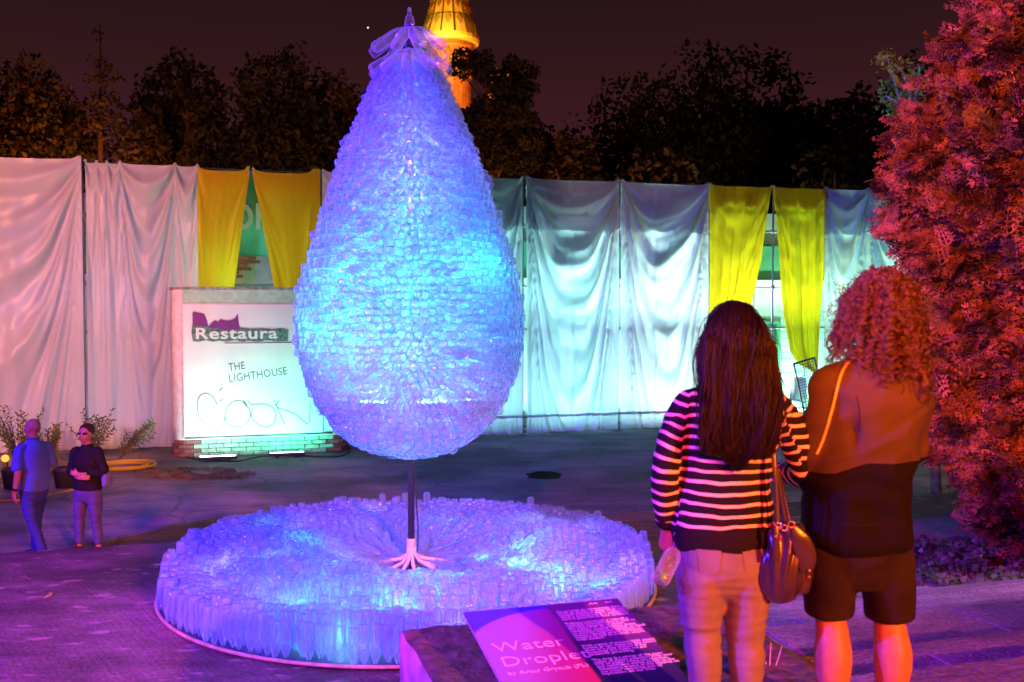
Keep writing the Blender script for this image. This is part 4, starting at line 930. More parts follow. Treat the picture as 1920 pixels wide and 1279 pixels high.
# ================================================================ far trees, leaf cards spread through lumpy crowns
def leaf_cloud(lobes, n, size, seed, core_frac=.55, jag=.35):
    r_ = np.random.RandomState(seed); L = np.array(lobes); w = (L[:,3]*L[:,5])**1.0*L[:,4]; w = w/w.sum()
    k = r_.choice(len(L), n, p=w); c = L[k,:3]; rad = L[k,3:6]
    d = r_.normal(size=(n,3)); d /= np.linalg.norm(d, axis=1)[:,None]; q = r_.uniform(.5, 1.0, n)**.6
    bump_ = np.array([noise.noise(Vector(x*2.4)+Vector((seed, kk_, 0))) for x, kk_ in zip(d, k)])
    pos = c + d*rad*(q*(1+jag*bump_))[:,None]
    a = r_.normal(size=(n,3)); a /= np.linalg.norm(a,axis=1)[:,None]; b_ = np.cross(a, r_.normal(size=(n,3))); b_ /= np.linalg.norm(b_,axis=1)[:,None]
    s_ = size*r_.uniform(.5,1.3,n)[:,None]
    v = np.stack([pos-a*s_, pos+b_*s_*.5, pos+a*s_, pos-b_*s_*.5], 1).reshape(-1,3); f = np.arange(4*n).reshape(n,4)
    return v, f
def core_blob(lobes, f=.72, seed=0):
    m = MB()
    for l in lobes: m.ell(l[:3], (l[3]*f, l[4]*f, l[5]*f), nu=12, nv=8)
    v = np.array(m.v); 
    for i in range(len(v)): v[i] += np.array(noise.noise_vector(Vector(v[i])*.6))*.5
    m.v = [tuple(x) for x in v]; return m
M_lf = [leaf_mat('far_leaves_a', (.03,.03,.012), (.09,.08,.03), .6, .2), leaf_mat('far_leaves_b', (.05,.04,.018), (.15,.11,.04), .6, .2)]
def far_tree(px, ytop, wpx, d, label, mt=0, kind='broad', seed=0, n=3800, lobes=None, ybase_z=.0):
    x0 = P(px, 500, d).x; ztop = P(px, ytop, d).z; w = wpx/FPX*d*1.7
    root = empty('far_tree', (x0, d, 0), 0, label, 'tree', 'dark trees beyond the scaffold'); r_ = random.Random(seed)
    if kind == 'broad':
        lb = []; nl = 13; H = ztop
        for k in range(nl):
            f = r_.random(); zc = H*(.34+.5*f); rx = w*.5*(.36+.2*r_.random())*(1-.35*max(0,f-.4)); ang = r_.uniform(0,6.28); rad = w*.5*(.75-.45*f)*r_.uniform(.4,1)
            lb.append((rad*math.cos(ang), rad*.6*math.sin(ang), zc, rx, rx*.8, rx*.8))
        lb.append((0,0,H*.84,w*.26,w*.2,H*.12)); lb.append((w*.08,0,H*.58,w*.34,w*.3,H*.26)); lb.append((r_.uniform(-.2,.2)*w,0,H*.94,w*.09,w*.09,H*.055))
        lb.append((w*.25,0,H*.25,w*.25,w*.25,H*.2)); lb.append((-w*.25,0,H*.25,w*.25,w*.25,H*.2))
        sz = .185; n = int(n*2.8)
    else:
        lb = []; H = ztop
        for k in range(44):
            f = (k/43)**.8; a_ = r_.uniform(0,6.28); q_ = w*.36*(1-f)**.9; lb.append((q_*math.cos(a_)+.1, q_*math.sin(a_)*.7, H*(.12+.84*f)+r_.uniform(-.3,.3), w*.20*(1-f)**.7+.14, w*.18*(1-f)**.7+.12, .25+.5*(1-f)))
        sz = .15
    v, f = leaf_cloud(lb, n, sz, seed); link('crown', np_mesh('crown', v, f), M_lf[mt], root)
    lbc = [l for l in lb if l[2] < H*.72 and abs(l[0]) < w*.26]
    if kind == 'broad' and lbc: core_blob(lbc, .48).build('inner_branches', mat('inner_branches', (.02,.018,.012), .95, .1), root)
    m = MB(); m.tube([(0,0,0),(.15,0,H*.3),(0,.1,H*.6),(.1,0,H*.97)], [.32,.24,.13,.02], 8)
    m.build('trunk', M_bark, root, True)
    for k in range(5):
        a = r_.uniform(0,6.28); z = H*r_.uniform(.3,.7); m = MB(); L = w*.35; m.tube([(0,0,z),(L*.5*math.cos(a),L*.5*math.sin(a),z+.6),(L*math.cos(a),L*math.sin(a),z+1.6)], [.10,.06,.02], 5); m.build('limb', M_bark, root)
    return root
far_tree(15, 92, 190, 44, 'leafy tree at the far left edge, warmed by orange light low in its crown', 1, seed=1, n=5200)
far_tree(95, 118, 150, 47, 'second tree from the left, in front of the pointed spruce', 1, seed=2)
far_tree(190, 22, 170, 46, 'pointed spruce with a thin bare tip rising above its neighbours at the left', 1, 'spire', seed=3, n=5200)
far_tree(345, 84, 190, 45, 'round dark tree above the left yellow drapes, right of the spruce', 0, seed=4, n=5200)
far_tree(270, 195, 120, 42, 'low shrubby tree between the spruce and the round dark tree', 1, seed=14)
far_tree(350, 190, 60, 38, 'small pale spruce low in front of the round dark tree', 1, 'spire', seed=15, n=2200)
far_tree(515, 70, 180, 45, 'tall dark tree directly left of the bottle drop', 0, seed=5, n=5200)
far_tree(632, 118, 120, 48, 'dark tree half hidden by the left side of the bottle drop', 1, seed=6)
far_tree(735, 130, 170, 50, 'dark tree hidden behind the upper part of the bottle drop', 0, seed=16)
far_tree(1010, 215, 130, 44, 'low dark tree between the tower and the broad dark trees', 1, seed=7)
far_tree(1075, 238, 110, 40, 'small dark tree in the dip of the tree line right of the tower', 1, seed=17)
far_tree(1195, 118, 230, 46, 'broad dark tree right of the tower', 0, seed=8, n=5200)
far_tree(1235, 262, 170, 37, 'low yellowish bush showing over the sheets left of the tallest tree', 1, seed=18, n=2600)
far_tree(1395, 66, 270, 46, 'tallest and broadest dark tree, right of centre', 0, seed=9, n=7000)
far_tree(1320, 125, 130, 47, 'narrow dark tree filling the notch left of the tallest tree', 0, seed=19)
far_tree(1495, 185, 130, 45, 'rounded dark shoulder tree right of the tallest tree', 0, seed=20)
far_tree(1600, 150, 190, 44, 'dark tree beside the upper left edge of the conifer', 0, seed=10)
far_tree(1740, 90, 220, 47, 'dark tree hidden behind the conifer', 0, seed=22)
far_tree(1560, 235, 160, 36, 'low dark pine standing over the right end of the sheets', 0, seed=23)
for i_, (x_, y_, w_) in enumerate(((40,160,200),(150,175,150),(300,175,110),(395,205,110),(480,190,120),(580,150,150),(680,165,150),(960,205,120),(1110,205,130),(1270,180,130),(1460,190,160),(1550,205,160),(1670,170,200))):
    far_tree(x_, y_, w_, 56, ['dim tree crown in the rear row, filling the tree line at its far left','dim rear tree crown behind the pointed spruce','dim rear crown left of the round dark tree','dim rear crown right of the round dark tree','dim rear crown left of the tall tree beside the drop','dim rear crown between the tall tree and the bottle drop','dim rear crown hidden behind the upper drop','low dim rear crown just right of the tower','dim rear crown at the left foot of the broad dark tree','dim rear crown in the notch beside the tallest tree','dim rear crown right behind the tallest tree','dim rear crown between the tallest tree and the conifer','dim rear crown behind the top of the conifer'][i_], 0, seed=60+i_, n=1500)
# airy tree in front of the tower: thin crown
ra_ = empty('airy_tree', (P(915,500,40).x, 40, 0), 0, 'thin see-through tree in front of the lit tower', 'tree', 'dark trees beyond the scaffold')
lb = []; r_ = random.Random(31); H = P(915,95,40).z
for k in range(60):
    f = r_.random(); lb.append((r_.uniform(-1.7,2.2)*(1-.30*f), r_.uniform(-1,1), H*(.34+.62*f), .52, .5, .42))
for (qx, qy, qs) in ((925,150,.5),(880,235,.8),(915,205,.8),(950,190,.75),(975,180,.55),(990,160,.45),(945,240,.85),(900,260,.9),(935,290,1.0),(970,270,.9),(885,300,1.0),(960,120,.4),(990,225,.5)):
    c = P(qx, qy, 40)-Vector(ra_.location); lb.append((c.x, r_.uniform(-.6,.6), c.z, qs, .6, qs*.75))
v, f = leaf_cloud(lb, 34000, .10, 31, jag=.6); link('crown', np_mesh('crown', v, f), M_lf[0], ra_)
m = MB(); m.tube([(0,0,0),(.1,0,H*.4),(-.1,0,H*.7),(0,0,H*.93)], [.22,.17,.09,.02], 8); m.build('trunk', M_bark, ra_, True)
for l in lb[:26]: m = MB(); m.tube([(0,0,l[2]-1.6),(l[0]*.6,l[1]*.6,l[2]-.7),(l[0],l[1],l[2])], [.06,.035,.012], 5); m.build('limb', M_bark, ra_)
# birch-like branches lit green by the upper left of the conifer
gb = empty('pale_birch', (P(1715,500,16).x, 16, 0), 0, 'slender pale-stemmed tree with yellow green leaves behind the conifer top', 'tree')
q0 = gb.location
def lp(x, y, dy=0): p = P(x, y, 16+dy); return p - Vector(q0)
M_birch = mat('pale_bark', (.45,.45,.38), .8, .2, noise_scale=12, var=.3)
m = MB(); m.tube([Vector((.4,0,0)), lp(1735,330), lp(1705,230), lp(1706,170), lp(1714,130)], [.09,.06,.04,.025,.01], 8); m.build('trunk', M_birch, gb, True)
for pts in ([(1712,240),(1690,200),(1668,125),(1662,100)], [(1706,170),(1690,130),(1675,120)], [(1712,200),(1725,150),(1722,120)], [(1700,220),(1680,190),(1660,180)]):
    m = MB(); m.tube([lp(*p) for p in pts], [.03,.022,.014,.006][:len(pts)], 6); m.build('branch', M_birch, gb, True)
for (cx, cy_, n_, mt_, sz_) in ((1660,112,90,0,.16),(1690,140,110,0,.2),(1672,178,150,1,.22),(1700,200,170,1,.25),(1725,145,110,1,.2),(1690,215,120,1,.2),(1740,200,120,1,.3)):
    c = lp(cx, cy_); v, f = leaf_cloud([(c.x, 0, c.z, sz_, .2, sz_*1.2)], n_, .045, cx, jag=.8); link('leaves', np_mesh('leaves', v, f), leaf_mat('birch_yellow', (.40,.32,.03), (.55,.45,.05)) if mt_ == 0 and 'birch_yellow' not in MATS else (MATS['birch_yellow'] if mt_ == 0 else (MATS.get('birch_green') or leaf_mat('birch_green', (.10,.26,.05), (.22,.38,.10)))), gb)
p = P(1640, 190, 13.5); lamp('SPOT', 'green_uplight', F(9.5, 20, 1.0), (q0.x, 16, P(1700,180,16).z), 1100, (.55,1,.35), .1, 26, .5)

# ================================================================ illuminated tower
TD = 120.0; tx = P(843, 100, TD).x; zt_ = lambda y: P(843, y, TD).z; wd = lambda w: w/FPX*TD/2
tow = empty('church_tower', (tx, TD, 0), 0, 'floodlit church tower with a flaring tiled spire above a brick drum', 'tower')
M_tile = mat('glazed_tiles', (.75,.52,.10), .35, .5, noise_scale=.8, var=.25)
M_tile2 = mat('yellow_tiles', (.80,.60,.14), .4, .5, noise_scale=.8, var=.1)
M_tbr = mat('tower_brick', (.40,.16,.07), .85, .2, noise_scale=1.2, var=.35, bump=.4, bump_scale=3)
sp_ = [(-160,4),(-60,44),(0,66),(33,84)]
nfl = 14
m = MB(); m.lathe([(wd(w), zt_(y)) for y, w in sp_][::-1], nfl); m.build('upper_spire', M_tile, tow)
m = MB(); m.lathe([(wd(w), zt_(y)) for y, w in ((36,84),(52,96),(64,104),(72,110),(78,112),(84,108))][::-1], nfl*2); m.build('lower_flare', M_tile2, tow)
for k in range(nfl):      # raised ridges between the faces
    a = 2*math.pi*k/nfl; m = MB(); m.tube([(wd(w)*1.01*math.cos(a), wd(w)*1.01*math.sin(a), zt_(y)) for y, w in ((-160,4),(-60,44),(0,66),(33,84),(52,97),(72,111))], .09, 5); m.build('ridge', mat('dark_tile_ridge', (.12,.09,.02), .6, .3), tow)
    for y0, w0, col in ((16,74,0),(-2,66,1),(46,92,0)):     # rows of diamond tiles
        m = MB(); a2 = a+math.pi/nfl; r_ = wd(w0)*1.005; c = Vector((r_*math.cos(a2), r_*math.sin(a2), zt_(y0))); tg = Vector((-math.sin(a2), math.cos(a2), 0)); n_ = Vector((math.cos(a2), math.sin(a2), 0)); s_ = .42 if y0 != 46 else .6
        up_ = Vector((-n_.x*.35, -n_.y*.35, 1)); pts = [c-up_*s_*1.3, c+tg*s_*.6, c+up_*s_*1.3, c-tg*s_*.6]
        m.add([p_+n_*.05 for p_ in pts]+[p_-n_*.1 for p_ in pts], [(0,1,2,3),(4,5,1,0),(5,6,2,1),(6,7,3,2),(7,4,0,3)]); m.build('diamond_tile', mat('orange_tile', (.50,.18,.03), .5, .4) if y0 != 46 else mat('dark_gold_tile', (.45,.33,.06), .5, .4), tow)
m = MB(); m.box((.95,-wd(66)*1.0,zt_(30)),(1.25,-wd(60)*.7,zt_(10))); m.build('dormer_slit', M_dark, tow)
m = MB(); m.lathe([(wd(92), zt_(90)),(wd(84), zt_(84))], 28); m.build('soffit', M_tbr, tow)
m = MB(); m.lathe([(wd(78),0),(wd(78),zt_(150)),(wd(82),zt_(146)),(wd(82),zt_(140)),(wd(74),zt_(136)),(wd(76),zt_(100)),(wd(88),zt_(91))], 28); m.build('brick_drum', M_tbr, tow)
for k in range(14):
    a = 2*math.pi*(k+.5)/14; m = MB(); r_ = wd(76)+.1
    m.tube([(r_*math.cos(a), r_*math.sin(a), zt_(148)),(r_*math.cos(a), r_*math.sin(a), zt_(97))], .22, 6); m.build('colonnette', M_tbr, tow, True)
m = MB(); b0 = P(935,150,TD).x-tx; m.box((b0-1.2,-3,0),(b0+1.2,0,P(935,118+30,TD).z)); m.box((b0-.3,-2,0),(b0+.3,-1.4,P(935,135,TD).z)); m.build('side_turret', M_tbr, tow)
m = MB(); m.box((-7,2,0),(14,18,P(900,262,TD).z), bev=.1); m.build('nave', M_tbr, tow)
lamp('SPOT', 'tower_floodlight', (tx-8, TD-30, 6), (tx, TD, zt_(45)), 105000, (1,.50,.06), .5, 42, .4)
lamp('SPOT', 'tower_floodlight', (tx+11, TD-26, 6), (tx+1, TD, zt_(110)), 60000, (1,.26,.02), .5, 44, .4)
lamp('POINT', 'cornice_light', (tx-.6, TD-7.2, zt_(100)), None, 2600, (1,.55,.10), .4)
# warm street lights glimpsed low behind the trees
M_or = glow('sodium_glow', (1,.32,.05), 5)
for x, y in ((903,322),(963,325),(920,295),(1062,287),(893,306),(945,297)):
    p = P(x, y, 70); o = empty('street_lamp', (p.x, 70, 0), 0, 'tiny orange street lamp glimmering through the trees behind the scaffold', 'street lamp', 'distant orange lamps behind the trees')
    m = MB(); m.tube([(0,0,0),(0,0,p.z-.1)], .06, 6); m.build('post', M_dark, o)
    m = MB(); m.ell((0,-.1,p.z), (.13,.13,.10), nu=8, nv=6); m.build('lamp_glass', M_or, o)
p = P(690, 52, 900); m = MB(); m.ell((0,0,0), (.75,.75,1.0), nu=8, nv=6); o = m.build('planet', glow('planet_glow', (1,.93,.75), 1.2)); o.location = p; tag(o, 'bright planet, a white dot in the dark sky left of the drop tip', 'planet')

# ================================================================ low plants
M_pl_leaf = leaf_mat('shrub_leaves', (.10,.14,.05), (.26,.28,.12), .4, .2)
def leaf_v(p, d, n, L, w):
    s_ = d.cross(n).normalized(); return [p, p+d*L*.35+s_*w+n*L*.06, p+d*L*.75+s_*w*.7, p+d*L, p+d*L*.75-s_*w*.7, p+d*L*.35-s_*w+n*L*.06]
def shrub(pos, hgt_, spread, nst, label, seed, pot=None, lean=0, leafL=.10, cat='shrub', nl=26):
    root = empty('leafy_shrub', pos, 0, label, cat, None); r_ = random.Random(seed); z0 = .30 if pot else 0
    if pot:
        m = MB(); m.lathe([(.001,.0),(.15,.0),(.19,.28),(.205,.30),(.205,.33),(.17,.33),(.16,.27),(.001,.26)], 20); m.build('pot', mat('black_pot', (.03,.03,.035), .5, .4), root, True)
    for k in range(nst):
        a = r_.uniform(0,6.28); sp_ = r_.uniform(.2,1)*spread; h = hgt_*r_.uniform(.6,1)
        tip = Vector((sp_*math.cos(a)+lean*h, sp_*.7*math.sin(a), z0+h)); mid = Vector((tip.x*.35, tip.y*.35, z0+h*.55)); b_ = Vector((0,0,z0-.05))
        pts = [((1-t_)**2*b_+2*t_*(1-t_)*mid+t_*t_*tip) for t_ in [i/8 for i in range(9)]]
        m = MB(); m.tube(pts, [.010-.0009*i for i in range(9)], 5); stem = m.build('stem', M_bark, root)
        m = MB(); vs = []; fs = []
        for j in range(nl):
            t_ = .25+.75*(j+.5)/nl; i = min(7, int(t_*8)); p = pts[i].lerp(pts[i+1], t_*8-i); ax_ = (pts[i+1]-pts[i]).normalized(); aa = j*2.4+r_.uniform(-.3,.3)
            ra = ax_.orthogonal().normalized(); ra = Matrix.Rotation(aa, 3, ax_) @ ra; d = (ra+ax_*.5+Vector((0,0,r_.uniform(-.3,.2)))).normalized(); n = (ax_ - d*ax_.dot(d)).normalized()
            b0 = len(vs); vs += leaf_v(p, d, n, leafL*r_.uniform(.7,1.2), leafL*.2); fs.append(tuple(range(b0, b0+6)))
        m.add(vs, fs); m.build('leaves', M_pl_leaf, stem)
    return root
p = G(35, 880); shrub(p, 1.25, .62, 18, 'dark leafy shrub standing behind the walking man', 1, leafL=.11, nl=34)
p = G(96, 872); shrub(p, .95, .40, 12, 'bushy shrub between the walking man and the standing woman', 4, leafL=.11, nl=32)
p = G(172, 862); shrub(p, 1.05, .55, 14, 'shrub with glossy leaves behind the standing woman', 2, leafL=.11, nl=30)
p = G(218, 866); shrub(p, .85, .48, 11, 'leafy shrub leaning right over the yellow hose coil', 3, lean=.75, leafL=.11, nl=30)
for x, y, lab in ((122, 914, 'black plastic pot beside the feet of the standing woman'), (26, 916, 'black plastic pot behind the legs of the walking man')):
    o = empty('plant_pot', G(x, y), 0, lab, 'plant pot'); m = MB(); m.lathe([(.001,.0),(.15,.0),(.19,.28),(.205,.30),(.205,.35),(.17,.35),(.16,.27),(.001,.26)], 20); m.build('pot', mat('black_pot', (.03,.03,.035), .5, .4), o, True)
    m = MB(); m.lathe([(.163,.285),(.0,.30)], 20); m.build('soil', mat('soil', (.05,.035,.025), .95, .1, noise_scale=30), o)
p = G(10, 878); m = MB(); m.lathe([(.001,0),(.05,0),(.05,.12),(.001,.12)], 12); o = empty('ground_lamp', p, 0, 'small amber lamp on the ground at the left edge', 'lamp'); m.build('casing', M_dark, o)
m = MB(); m.ell((0,0,.19), (.07,.07,.07)); m.build('glass', glow('amber_glass', (1,.36,.05), 2), o, True); lamp('POINT', 'ground_lamp_light', (p.x, p.y-.15, .3), None, 8, (1,.4,.1), .06)
M_grass = leaf_mat('dry_grass', (.12,.11,.05), (.32,.27,.15), .7, .2)
def grass(name, fn, n, h, label, cat, mt=None, w=.006, seed=0, spread=.6, kind='stuff'):
    r_ = random.Random(seed); vs = []; fs = []
    for _ in range(n):
        q = fn(r_); 
        if q is None: continue
        hh = h*r_.uniform(.4,1.1); a = r_.uniform(0,6.28); d = Vector((math.cos(a), math.sin(a), 0)); s_ = Vector((-d.y, d.x, 0))*w; b0 = len(vs); ln = r_.uniform(.1,spread)*hh
        vs += [q-s_, q+s_, q+d*ln*.4+Vector((0,0,hh*.6))+s_*.6, q+d*ln*.4+Vector((0,0,hh*.6))-s_*.6, q+d*ln+Vector((0,0,hh))]
        fs += [(b0,b0+1,b0+2,b0+3)]; fs += [(b0+3,b0+2,b0+4)]
    m = MB(); m.add(vs, fs); o = m.build(name, mt or M_grass); return tag(o, label, cat, None, kind)
def patch(x0, x1, y0, y1, z, dens=None):
    def f(r_):
        x, y = r_.uniform(x0, x1), r_.uniform(y0, y1); q = ((x-(x0+x1)/2)/((x1-x0)/2))**2+((y-(y0+y1)/2)/((y1-y0)/2))**2
        if q > 1+.5*noise.noise(Vector((x*.03, y*.08, 0))) or noise.noise(Vector((x*.025,y*.10,3))) < -.22: return None
        return G(x, y, z)
    return f
grass('dry_grass', patch(250, 480, 878, 902, 0), 5200, .055, 'dry grass growing in the crack before the kiosk', 'grass', seed=1)
M_pgr = leaf_mat('pale_grass', (.30,.24,.14), (.55,.45,.28), .7, .2)
grass('dry_grass', patch(1690, 1850, 1062, 1118, .2), 3800, .20, 'pale dry grass tuft at the foot of the conifer', 'grass', M_pgr, .004, 2, .9)
grass('dry_grass', patch(1640, 1960, 1050, 1150, .2), 2600, .08, 'short grass round the foot of the conifer', 'grass', None, .004, 5, .9)
# ivy
r_ = random.Random(8); vs = []; fs = []
for _ in range(9000):
    x, y = r_.uniform(1700, 1990), r_.uniform(1040, 1150)
    if (x-1700)*.45+1040 < y-62 + 30*noise.noise(Vector((x*.02,y*.05,1))) or noise.noise(Vector((x*.02, y*.04, 8))) < -.15: continue
    q = G(x, y, .2)+Vector((0,0,r_.uniform(.02,.22))); d = Vector((r_.gauss(0,1), r_.gauss(0,1), r_.gauss(0,.4))).normalized(); n = Vector((r_.gauss(0,.5), -.5, 1)).normalized(); n = (n-d*n.dot(d)).normalized()
    b0 = len(vs); vs += leaf_v(q, d, n, r_.uniform(.05,.09), .028); fs.append(tuple(range(b0, b0+6)))
m = MB(); m.add(vs, fs); tag(m.build('ivy', leaf_mat('ivy_leaves', (.06,.12,.06), (.14,.22,.12), .35, .15)), 'low ivy spreading under the conifer', 'ivy', None, 'stuff')
# dry stalks by the step
p = P(1440, 1262, 4.35); r_ = random.Random(3); o = empty('dry_stalks', (p.x, p.y, 1.33), 0, 'few dry pale stalks sprouting from the step joint between the spectators', 'dry plant')
for x, y in ((1428,1222),(1446,1205),(1466,1212),(1436,1240)):
    q = P(x, y, 4.35)-Vector((p.x,p.y,1.33)); m = MB(); m.tube([(0+q.x*.15,0,0),(q.x*.35,q.y*.5,q.z*.5),(q.x,q.y,q.z)], [.0035,.003,.0015], 5); m.build('stalk', mat('dry_stalk', (.65,.55,.42), .7, .2), o)
# leaf litter on the terrace: curved pod
p = G(87, 1118, .2); m = MB(); m.tube([(-.02,.09,.012),(.03,.05,.02),(.045,0,.02),(.03,-.06,.016),(.02,-.09,.012)], [.004,.012,.014,.011,.003], 6); o = m.build('dry_pod', mat('dry_pod', (.5,.32,.25), .7, .2), None, True); o.location = p; tag(o, 'small curved dry pod lying on the terrace at the left', 'seed pod')
r_ = random.Random(12); vs = []; fs = []
for _ in range(420):
    u_, v_ = r_.uniform(-9, 9), r_.uniform(3, 12.7); q = F(u_, v_, .206); d = Vector((r_.gauss(0,1), r_.gauss(0,1), .1)).normalized(); b0 = len(vs); vs += leaf_v(q, d, Vector((0,0,1)), r_.uniform(.02,.05), .01); fs.append(tuple(range(b0, b0+6)))
m = MB(); m.add(vs, fs); tag(m.build('leaf_litter', M_pgr), 'tiny dry leaves scattered over the terrace', 'leaf litter', None, 'stuff')
# ================================================================ people
def crom(P_, sub):
    out = []; n = len(P_)
    for i in range(n-1):
        p0, p1, p2, p3 = P_[max(i-1,0)], P_[i], P_[i+1], P_[min(i+2,n-1)]
        for k in range(sub):
            t = k/sub; out.append(.5*((2*p1)+(p2-p0)*t+(2*p0-5*p1+4*p2-p3)*t*t+(3*p1-p0-3*p2+p3)*t**3))
    out.append(P_[-1]); return out
def loft(mb, pts, rads, seg=22, sub=5, side=(1,0,0), pw=2.0, capk=.5):
    """closed tapering tube with elliptical sections through pts; rads = (across, along)"""
    A = [np.array([*p, *(r if isinstance(r, (tuple, list)) else (r, r))], float) for p, r in zip(pts, rads)]
    C = crom(A, sub); n = len(C); side0 = Vector(side); rings = []
    for i, c in enumerate(C):
        t = Vector(C[min(i+1,n-1)][:3]-C[max(i-1,0)][:3]).normalized(); s_ = (side0-t*side0.dot(t)).normalized(); q = t.cross(s_)
        rings.append((Vector(c[:3]), t, s_, q, max(c[3],.002), max(c[4],.002)))
    def capr(r, sgn):
        out = []
        for k in (.45, .8): 
            f = math.sqrt(1-k*k); out.append((r[0]+r[1]*sgn*k*capk*min(r[4],r[5]), r[1], r[2], r[3], r[4]*f, r[5]*f))
        return out
    R_ = list(reversed(capr(rings[0], -1)))+rings+capr(rings[-1], 1); vs = []
    for (c, t, s_, q, a, b) in R_:
        for k in range(seg):
            an = 2*math.pi*k/seg; ca, sa = math.cos(an), math.sin(an)
            if pw != 2: ca = math.copysign(abs(ca)**(2/pw), ca); sa = math.copysign(abs(sa)**(2/pw), sa)
            vs.append(c+s_*a*ca+q*b*sa)
    m_ = len(R_); fs = [(i*seg+k, i*seg+(k+1)%seg, (i+1)*seg+(k+1)%seg, (i+1)*seg+k) for i in range(m_-1) for k in range(seg)]
    fs += [tuple(reversed(range(seg))), tuple((m_-1)*seg+k for k in range(seg))]; mb.add(vs, fs)
def voxel(mb, size, smooth=4, name='body'):
    me = mb.mesh(name); o = bpy.data.objects.new('tmp', me); COL.objects.link(o)
    a = o.modifiers.new('r', 'REMESH'); a.mode = 'VOXEL'; a.voxel_size = size; a.use_smooth_shade = True
    if smooth: b_ = o.modifiers.new('s', 'SMOOTH'); b_.factor = .5; b_.iterations = smooth
    dg = bpy.context.evaluated_depsgraph_get(); m2 = bpy.data.meshes.new_from_object(o.evaluated_get(dg)); m2.name = name
    bpy.data.objects.remove(o); bpy.data.meshes.remove(me); return m2
def coords(me): a = np.empty(len(me.vertices)*3, 'f'); me.vertices.foreach_get('co', a); return a.reshape(-1,3)
def normals(me): a = np.empty(len(me.vertices)*3, 'f'); me.vertices.foreach_get('normal', a); return a.reshape(-1,3)
def displace(me, fn):
    c = coords(me); n = normals(me); d = np.array([fn(Vector(p)) for p in c]); c = c+n*d[:,None]; me.vertices.foreach_set('co', c.astype('f').ravel()); me.update()
def setattr_f(me, name, vals): a = me.attributes.new(name, 'FLOAT', 'POINT'); a.data.foreach_set('value', np.asarray(vals, 'f'))
M_skin = mat('skin', (.42,.20,.11), .5, .35, noise_scale=25, var=.10, bump=.12, bump_scale=180, dist=.002)
M_eye = mat('eye_white', (.7,.68,.65), .2, .5); M_iris = mat('iris', (.04,.02,.01), .2, .5); M_lip = mat('lips', (.42,.16,.14), .45, .4)
M_shoe = mat('dark_shoe', (.02,.02,.022), .6, .3); M_sole = mat('pale_sole', (.6,.58,.56), .6, .3)
def hand(mb, w, d, n, s=1.0, curl=25, thumb=1, spread=1.0):
    """five fingered hand: w wrist, d towards the fingertips, n out of the back of the hand, thumb = which side"""
    d = Vector(d).normalized(); n = Vector(n); n = (n-d*n.dot(d)).normalized(); lat = d.cross(n)*thumb
    w = Vector(w); loft(mb, [w-d*.02*s, w+d*.03*s, w+d*.06*s, w+d*.085*s], [(.024*s,.018*s),(.032*s,.017*s),(.039*s,.015*s),(.036*s,.011*s)], 14, 3, side=lat)
    for k, (off, L) in enumerate(((.028,.068),(.0095,.076),(-.0095,.071),(-.027,.056))):
        p = w+d*.082*s+lat*off*s; pts = [p-d*.02*s]; dirv = (d+lat*off*2.2*spread).normalized(); rads = [.0092*s]
        for j, f in enumerate((.45,.3,.25)):
            dirv = Matrix.Rotation(R(-curl*(1+.25*j)*(1 if True else 1)), 3, n.cross(dirv).normalized()*-1) @ dirv if False else (dirv*math.cos(R(curl))-n*math.sin(R(curl))).normalized() if j == 0 else (dirv*math.cos(R(curl*1.1))+(Vector(dirv).cross(lat*thumb).normalized())*math.sin(R(curl*1.1))*(-1 if (Vector(dirv).cross(lat*thumb)).dot(n) > 0 else 1)).normalized()
            p = pts[-1] + dirv*(L*f*s+(.02*s if j == 0 else 0)); pts.append(p); rads.append((.0086,.0078,.0062)[j]*s)
        loft(mb, pts, rads, 8, 2, side=lat)
    tb = w+d*.025*s+lat*.026*s; t1 = tb+(d*.6+lat*.75-n*.25).normalized()*.036*s; t2 = t1+(d*.85+lat*.25-n*.45).normalized()*.030*s; t3 = t2+(d*.8-lat*.05-n*.5).normalized()*.022*s
    loft(mb, [tb-d*.01*s, t1, t2, t3], [.013*s,.0115*s,.010*s,.0075*s], 8, 2, side=n)
def head(mb, c, yaw=0, pitch=0, s=1.0, roll=0):
    """skull, jaw, nose, ears, brow, lips; the face looks along +y before turning"""
    M = Matrix.Rotation(yaw,3,'Z') @ Matrix.Rotation(pitch,3,'X') @ Matrix.Rotation(roll,3,'Y'); c = Vector(c); T = lambda x,y,z: c+M@Vector((x*s,y*s,z*s))
    mb.ell(T(0,-.012,.028), (.077*s,.096*s,.088*s), M, 24, 16); mb.ell(T(0,.032,-.035), (.058*s,.062*s,.075*s), M, 20, 14); mb.ell(T(0,.062,-.088), (.026*s,.024*s,.022*s), M, 12, 8)
    mb.ell(T(0,.098,-.018), (.013*s,.020*s,.018*s), M, 10, 8); mb.ell(T(0,.088,.002), (.010*s,.014*s,.028*s), M, 10, 8)
    for q in (-1,1):
        mb.ell(T(.078*q,-.004,-.008), (.008*s,.019*s,.032*s), M, 10, 8); mb.ell(T(.030*q,.070,.022), (.026*s,.014*s,.010*s), M, 10, 8); mb.ell(T(.042*q,.052,-.028), (.022*s,.024*s,.022*s), M, 10, 8); mb.ell(T(.010*q,.096,-.026), (.008*s,.010*s,.008*s), M, 8, 6)
    mb.ell(T(0,.084,-.058), (.024*s,.012*s,.010*s), M, 12, 8)
    return M
